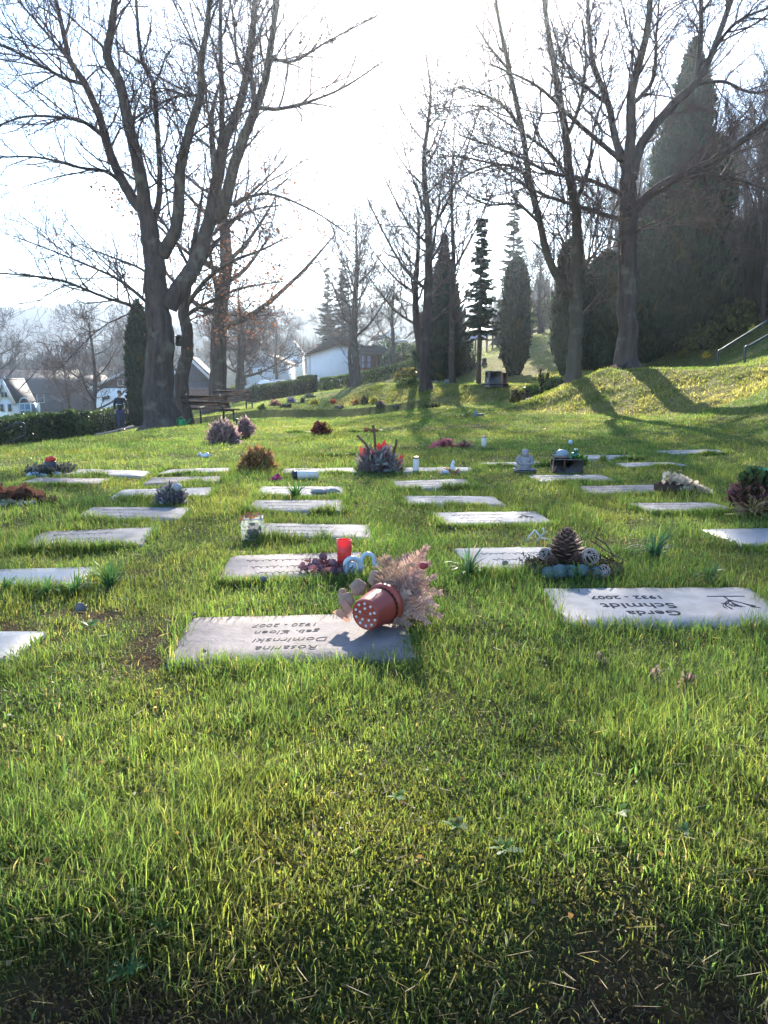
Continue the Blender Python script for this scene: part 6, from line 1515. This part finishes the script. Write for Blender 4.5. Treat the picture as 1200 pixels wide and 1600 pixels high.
dryplant('ground_plant', 'white and pink flower tuft beside the reddish brown bush', 'flowers', 0, 0, 6, 6, 90, (.55,.45,.55), 81, .4, .05, .5, build_root=(thing('flower_tuft', 'white and pink flower tuft beside the reddish brown bush', 'flowers', ondn(827, 24.8, dz=0)), mpp(24.8)), part='blossoms', stems=2)
for px, d, c, lab in ((1171,31,(.62,.52,.08),'yellow daffodil tuft at the forest edge by the steps'),(1101,30.5,(.55,.40,.06),'small orange yellow flower tuft at the top of the grass slope')):
    dryplant('', '', '', 0, 0, 7, 9, 120, c, int(px), .6, .06, .5, build_root=(thing('flower_tuft', lab, 'flowers', ondn(px, d, dz=0)), mpp(d)), part='blossoms', stems=4)
# ------------------------------------------------------------------ chapel
M['render'] = mat('white_render', (.80,.81,.83), .85, .06, 2, .2, .15, bscale=30)
M['roof_d'] = mat('dark_slate_roof', (.060,.055,.058), .7, .3, 6, .5, .25, bscale=18)
M['roof_b'] = mat('brown_tile_roof', (.13,.075,.055), .8, .3, 6, .5, .2, bscale=18)
M['wood_r'] = mat('reddish_wood_cladding', (.10,.042,.032), .75, .3, 8, .4, .2)
M['pane'] = mat('dark_window_pane', (.05,.06,.08), .12, .2, 4, 0, .6)
M['pane_b'] = mat('blue_white_leaded_glass', (.42,.46,.62), .2, .6, 5, 0, .5, c2=(.10,.12,.45))
M['trim'] = mat('white_trim', (.62,.62,.62), .6, .1, 6, .05, .3)
d = 72; A = ondn(482, d, dz=-.3); Z0 = A.z; u = mpp(d)*1.0
root = thing('chapel', 'white cemetery chapel with low dark roof and stained glass', 'chapel', A, R(0))
def rl(px, py, dd_=d): return P3(px, py, dd_)-A
# white wing: front wall polygon as prism (x,z)
xs = lambda px: rl(px, 588).x; zs = lambda py: rl(482, py).z
MB().prism([(xs(486),-1),(xs(571),-1),(xs(571),zs(545)),(xs(545),zs(531)),(xs(520),zs(533)),(xs(486),zs(553))], 0, 9).build('white_wing', M['render'], root)
MB().prism([(xs(480),-1),(xs(486)-.02,-1),(xs(486)-.02,zs(551)),(xs(480),zs(556))], .05, 9).build('side_wall', M['trim'], root)
mb = MB(); mb.prism([(xs(478),zs(556)),(xs(478),zs(553.5)),(xs(520),zs(529.5)),(xs(546),zs(527.5)),(xs(574),zs(543)),(xs(574),zs(546)),(xs(545),zs(530.6)),(xs(520),zs(532.6))], -.4, 9.4); mb.build('wing_roof', M['roof_d'], root)
MB().prism([(xs(564),-1),(xs(604),-1),(xs(604),zs(553)),(xs(564),zs(553))], -1.5, 7).build('timber_porch', M['wood_r'], root)
mb = MB(); mb.prism([(xs(560),zs(555)),(xs(562),zs(549)),(xs(572),zs(543.5)),(xs(588),zs(541.5)),(xs(602),zs(545)),(xs(609),zs(551)),(xs(610),zs(556))], -3.0, 8); mb.build('porch_roof', M['roof_d'], root)
for px0, px1 in ((566.5,571.5),(575,579.5)): w = MB().box((xs(px0)+xs(px1))/2,-1.53,(zs(557)+zs(575))/2,xs(px1)-xs(px0),.08,zs(557)-zs(575)).build('stained_window', M['pane_b'], root); MB().box((xs(px0)+xs(px1))/2,-1.58,(zs(566)),xs(px1)-xs(px0)+.1,.06,.07).build('window_bar', M['wood_r'], w)
for px in (598.5,604.5): MB().box(xs(px),-1.7,zs(573),.25,.3,zs(557)-zs(590)).build('white_pillar', M['trim'], root)
for px in (585,589.5,594): MB().box(xs(px),-1.53,zs(573),.12,.08,zs(557)-zs(588)).build('timber_batten', M['roof_b'], root)
p = ondn(466, 70, dz=0); root = thing('stone_mound', 'rounded brown shelter roof left of the chapel', 'shelter', p); root.scale = (.40, .7, .62); mb = MB(); mb.prism([(-1.3,-.3),(1.9,-.3),(1.9,2.3),(.9,2.0),(.1,1.5),(-.7,.8)], 0, 4); mb.build('curved_wall', M['roof_b'], root); MB().prism([(-1.4,.7),(-.75,.82),(.05,1.52),(.85,2.02),(2.0,2.32),(2.0,2.5),(.8,2.2),(-.05,1.7),(-.85,1.0),(-1.5,.85)], -.2, 4.2).build('roof', M['roof_b'], root)
# ------------------------------------------------------------------ houses
def house(label, px, d, wpx, wall_h, roof_h, depth, rz, wall, roof, wins=(), zb=None, ridge='y', door=None, gable=None, chim=False, name='house', base=None, lean=0):
    """gable end faces local -y when ridge == 'y'"""
    p = ondn(px, d, dz=-.5) if base is None else P3(px, base, d)
    root = thing(name, label, 'house', p, rz, 'houses of the village'); w = wpx*mpp(d)
    if base is None: hb = .5
    else: hb = 0
    MB().box(0, depth/2, wall_h/2-.5, w, depth, wall_h+1).build('wall', wall, root)
    if ridge == 'y':
        MB().prism([(-w/2,wall_h),(w/2,wall_h),(0,wall_h+roof_h)], .0, depth).build('gable', gable or wall, root)
        for s in (-1,1):
            L_ = math.hypot(w/2, roof_h); a = math.atan2(roof_h, w/2); e = .35
            Mx = Matrix.Translation((s*w/4, depth/2, wall_h+roof_h/2+.10)) @ Euler((0, s*a, 0)).to_matrix().to_4x4(); MB().box(s*.15,0,0,L_+.5,depth+2*e,.16,Mx).build('roof', roof, root)
            Mx2 = Matrix.Translation((s*w/4, -e-.03, wall_h+roof_h/2+.04)) @ Euler((0, s*a, 0)).to_matrix().to_4x4(); MB().box(s*.15,0,0,L_+.5,.06,.24,Mx2).build('bargeboard', M['trim'], root)
    else:
        for s in (-1,1):
            L_ = math.hypot(depth/2, roof_h); a = math.atan2(roof_h, depth/2)
            Mx = Matrix.Translation((0, depth/2+s*depth/4, wall_h+roof_h/2+.10)) @ Euler((-s*a, 0, 0)).to_matrix().to_4x4(); MB().box(0,s*.15,0,w+.8,L_+.5,.16,Mx).build('roof', roof, root)
        MB().prism([(0,wall_h),(depth,wall_h),(depth/2,wall_h+roof_h)], -w/2, w/2, Matrix.Rotation(R(90),4,'Z') @ Matrix.Scale(1,4)).build('gable', gable or wall, root) 
    for x, z, ww, hh in wins:
        f = MB().box(x,-.03,z,ww+.16,.1,hh+.16).build('window', M['trim'], root); MB().box(x,-.085,z,ww,.05,hh).build('pane', M['pane'], f)
    if door: x, ww, hh = door; f = MB().box(x,-.03,hh/2,ww,.1,hh).build('door', M['wood_r'], root); MB().blob(x+ww*.35,-.11,hh*.48,.04,.04,.04,1,.02).build('handle', M['iron'], f)
    if chim: MB().box(w*.18,depth*.5,wall_h+roof_h*1.0,.7,.7,1.6).build('chimney', M['roof_b'], root)
    return root
slate = mat('slate_gable', (.10,.095,.11), .8, .3, 5, .4, .2); dark_wall = mat('dark_clad_wall', (.045,.055,.075), .8, .3, 2, .3, .2)
house('white house with slate gable and dark emblem behind the walking person', 200, 84, 104, 2.7, 1.7, 10, R(6), M['render'], M['roof_d'], [(-.6,3.3,.45,.55),(.7,3.3,.45,.55)], gable=slate, base=646, chim=True)
h_ = house('white pinnacled little gable house at the left edge', 10, 66, 26, 1.25, 1.6, 4, R(4), M['render'], M['roof_d'], [(-.3,.6,.26,.55),(.35,.6,.26,.55),(-.13,1.7,.16,.4),(.14,1.7,.16,.4)], base=648)
MB().lathe([(.16,2.6),(.12,2.8),(.03,3.3),(0,3.45)],8,Matrix.Translation((0,.3,0))).build('spire', M['trim'], h_)
house('long dark roofed house along the left edge', 32, 112, 150, 2.4, 3.2, 9, R(3), dark_wall, M['roof_d'], [(-3,1.6,.9,1.1),(0,1.6,.9,1.1),(3,1.6,.9,1.1)], ridge='x', base=640)
house('grey gabled house half hidden by bare garden trees', 122, 118, 70, 2.4, 2.2, 8, R(-10), dark_wall, M['roof_b'], [(0,1.5,.9,1.1)], base=636, chim=True)
house('brown gabled barn behind the crooked tree', 298, 74, 70, 1.4, 2.2, 9, R(8), slate, M['roof_d'], [], base=620)
house('pale blue white house beyond the lawn end', 413, 116, 56, 2.6, 1.3, 9, R(-6), mat('pale_blue_render', (.34,.41,.50), .85, .1, 2, .1, .1), M['roof_b'], [(-2,1.4,.7,.9),(-.6,1.4,.7,.9),(1.7,1.5,.7,.9)], base=596)
house('white house with blue grey roof behind the dark headstones', 738, 82, 50, 2.2, 2.0, 8, R(-12), mat('bluish_white_render', (.56,.62,.70), .85, .1, 2, .1, .1), mat('blue_grey_roof', (.11,.15,.24), .6, .2, 5, .3, .3), [(-1.0,1.3,.9,.9),(1.0,1.3,.9,.9)], ridge='x', base=574)
house('small far house with snowy bright gable above the porch', 612, 150, 30, 2.2, 1.6, 8, R(20), M['render'], M['roof_d'], [(0,1.5,.9,1.1)], base=548)
house('far white house with two dark windows left of the chapel', 456, 140, 26, 3.6, 2.2, 8, R(0), M['render'], M['roof_d'], [(-.8,1.8,.8,1.1),(.8,1.8,.8,1.1)], base=584)
# emblem on the white wall (a plain dark animal-like shape)
e = P3(165, 622, 83.6); mb = MB(); mb.blob(0,0,0,.42,.05,.16,2,.25,c=(.02,.02,.03)); mb.blob(.3,0,.16,.17,.05,.14,3,.2,c=(.02,.02,.03)); mb.blob(-.3,0,-.16,.11,.05,.14,4,.2,c=(.02,.02,.03)); tag(mb.build('wall_emblem', M['solid'], None, True, e), 'dark silhouette emblem on the white house wall behind the person', 'wall sign')
# greenhouse
p = P3(40, 650, 60); root = thing('greenhouse', 'small blue framed greenhouse between gable house and red bush', 'greenhouse', p); M['bluef'] = mat('pale_blue_frame', (.35,.50,.62), .5, .1, 8, 0, .3)
mb = MB(); W_, H = .45, .95
for x in (-W_,0,W_): mb.box(x,0,H/2,.05,.05,H)
for z in (0.45,H): mb.box(0,0,z,2*W_,.07,.07)
mb.tube([(-W_,0,H),(-.25,0,H+.38),(0,0,H+.46),(.25,0,H+.38),(W_,0,H)],.04,6); mb.build('frame', M['bluef'], root); MB().box(0,.9,H/2,2*W_-.06,1.6,H).build('glazing', mat('milky_glazing', (.10,.17,.24), .15, .2, 4, 0, .6), root)
# fence / walls / car beyond the lawn
p = ondn(395, 64, dz=0); root = thing('garden_wall', 'reddish brick garden wall behind the twiggy hedge', 'wall', p); mb = MB().box(0,0,.2,6.5,.25,1.3); mb.build('brick_body', mat('brick_wall', (.22,.095,.075), .9, .4, 9, .5, .1, bscale=30), root); MB().box(0,0,.89,6.7,.35,.08).build('coping', M['step'], root)
p = ondn(330, 58, dz=0); root = thing('garden_wall', 'low pink brick wall behind the benches, left of the yellow bush', 'wall', p); MB().box(0,0,.4,4.0,.25,1.6).build('brick_body', mat('pink_brick', (.30,.17,.14), .9, .4, 9, .5, .1, bscale=30), root); MB().box(0,0,1.23,4.2,.35,.08).build('coping', M['step'], root)
def car(label, p, rz, col):
    root = thing('parked_car', label, 'car', p, rz); m = mat('car_paint', col, .25, .05, 4, 0, .6)
    MB().prism([(-2.1,.35),(2.1,.35),(2.15,.75),(1.4,.9),(.8,1.4),(-1.2,1.42),(-1.9,.95),(-2.15,.85)], -.82, .82).build('body', m, root)
    MB().prism([(.72,1.33),(1.28,.93),(-1.6,.95),(-1.15,1.35)], -.835, .835).build('side_windows', M['pane'], root)
    for x in (-1.3,1.3):
        for y in (-.8,.8): w = MB().lathe([(0,-.1),(.3,-.1),(.32,-.06),(.32,.06),(.3,.1),(0,.1)],18,Matrix.Translation((x,y,.32)) @ Euler((R(90),0,0)).to_matrix().to_4x4()).build('wheel', M['dark_plastic'], root)
car('white car parked behind the brick garden wall', ondn(428, 70, dz=.02), R(75), (.62,.64,.66))
# waste bin post & bent sign seen by the benches
p = ondn(399, 45, dz=0); root = thing('sign_post', 'tilted white board on a thin post right of the second bench', 'sign', p); MB().tube([(0,0,-.1),(0,0,1.1)],.03,8).build('post', M['iron'], root); MB().box(0,-.03,1.0,.45,.03,.18,Euler((0,R(-24),0)).to_matrix().to_4x4()).build('board', M['trim'], root)
# lamp-like white bowl at far right of chapel
p = P3(630, 533, 58); g0 = gz1(p.x, p.y); root = thing('street_lamp', 'street lamp with pale shade over the chapel forecourt', 'street lamp', (p.x, p.y, g0)); hh = p.z-g0
MB().tube([(0,0,-.2),(0,0,hh-.3),(.1,0,hh)],[.06,.045,.04],8).build('post', M['iron'], root); MB().blob(-.15,0,hh,.5,.2,.14,1,.05).build('lamp_shade', M['trim'], root, True)
# ------------------------------------------------------------------ walking person
def skin(name, pts, edges, mat_, parent, root_i=0, sub=1):
    me = bpy.data.meshes.new(name); me.from_pydata([p[:3] for p in pts], edges, []); o = bpy.data.objects.new(name, me); COL.objects.link(o)
    md = o.modifiers.new('s', 'SKIN'); me.skin_vertices  # layer made by the modifier
    for i, p in enumerate(pts):
        sv = me.skin_vertices[0].data[i]; r = p[3]; sv.radius = (r, r) if not isinstance(r, tuple) else r; sv.use_root = (i == root_i)
    s = o.modifiers.new('u', 'SUBSURF'); s.levels = sub; s.render_levels = sub
    dg = bpy.context.evaluated_depsgraph_get(); m2 = bpy.data.meshes.new_from_object(o.evaluated_get(dg), depsgraph=dg); bpy.data.objects.remove(o)
    m2.materials.clear(); m2.materials.append(mat_); m2.polygons.foreach_set('use_smooth', np.ones(len(m2.polygons), bool)); o2 = bpy.data.objects.new(name, m2); COL.objects.link(o2); o2.parent = parent; return o2
px_ = ondn(185, 34.5, dz=.03); root = thing('person', 'person walking towards us on the path in dark jacket and blue jeans', 'person', px_, R(4))
sk = mat('skin_tone', (.42,.26,.20), .6, .1, 20, 0, .3); M['jack'] = mat('dark_navy_jacket', (.018,.022,.036), .8, .3, 12, .2, .2); M['jean'] = mat('blue_jeans', (.045,.065,.13), .9, .3, 20, .2, .1)
# local: x = their left/right on screen, -y towards the camera; mid-stride, right foot forward
B = [(0,0,.94,.10),(0,.0,1.15,.11),(0,-.01,1.36,.12),(0,-.02,1.49,.05),(0,-.03,1.57,.055),(0,-.045,1.65,.088),(0,-.04,1.72,.072),
     (.17,0,1.42,.05),(.26,.05,1.15,.042),(.33,-.06,.93,.032),(.35,-.09,.86,.034),(-.17,0,1.42,.05),(-.235,-.05,1.15,.042),(-.20,-.08,.92,.032),(-.20,-.10,.85,.034),
     (.09,0,.90,.082),(.085,.06,.50,.06),(.075,.16,.12,.042),(.08,.10,.04,.04),(-.09,0,.90,.082),(-.075,-.14,.50,.06),(-.05,-.16,.10,.042),(-.055,-.26,.04,.04),
     (0,-.135,1.645,.014)]
E = [(0,1),(1,2),(2,3),(3,4),(4,5),(5,6),(2,7),(7,8),(8,9),(9,10),(2,11),(11,12),(12,13),(13,14),(0,15),(15,16),(16,17),(17,18),(0,19),(19,20),(20,21),(21,22),(5,23)]
for hi, sx in ((10, 1), (14, -1)):
    hx, hy, hz_ = B[hi][:3]
    for k, (dx, dy, L_) in enumerate(((.018,-.02,.075),(.008,-.02,.085),(-.004,-.015,.08),(-.016,-.01,.065))):
        i = len(B); B.append((hx+dx*sx, hy+dy, hz_-.04, .011)); B.append((hx+dx*sx*1.2, hy+dy-.015, hz_-.04-L_*.6, .009)); E += [(hi, i), (i, i+1)]
    i = len(B); B.append((hx-.03*sx, hy-.04, hz_-.01, .012)); B.append((hx-.04*sx, hy-.055, hz_-.05, .009)); E += [(hi, i), (i, i+1)]
skin('body', B, E, sk, root)
J = [(0,0,.88,.155),(0,0,1.05,.15),(0,-.005,1.25,.165),(0,-.01,1.40,.135),(0,-.015,1.475,.075),(.18,0,1.415,.075),(.265,.05,1.15,.062),(.325,-.05,.95,.048),(-.18,0,1.415,.075),(-.24,-.05,1.15,.062),(-.205,-.075,.94,.048)]
skin('jacket', J, [(0,1),(1,2),(2,3),(3,4),(3,5),(5,6),(6,7),(3,8),(8,9),(9,10)], M['jack'], root)
Tn = [(0,0,.93,.135),(.09,0,.86,.105),(.085,.06,.50,.082),(.075,.155,.13,.062),(-.09,0,.86,.105),(-.075,-.14,.50,.082),(-.05,-.16,.11,.062)]
skin('trousers', Tn, [(0,1),(1,2),(2,3),(0,4),(4,5),(5,6)], M['jean'], root)
for x, y, z, a in ((.08,.11,.05,1),(-.052,-.22,.03,0)): MB().blob(x,y,z,.055,.14,.05,2,.05).build('shoe', M['dark_plastic'], root, True)
mb = MB(); mb.blob(0,-.025,1.735,.095,.10,.07,4,.15); mb.blob(0,.035,1.66,.09,.06,.09,5,.12); mb.build('hair', mat('grey_brown_hair', (.10,.08,.07), .8, .4, 30, .3, .2), root, True)
mb = MB(); [mb.blob(s*.032,-.128,1.668,.013,.008,.009,1,.02,c=(.02,.02,.02)) for s in (-1,1)]; mb.box(0,-.127,1.605,.045,.012,.010,c=(.22,.09,.08)); mb.build('face_features', M['solid'], root)
MB().box(.0,-.165,1.19,.22,.02,.02).build('zip', M['trim'], root)
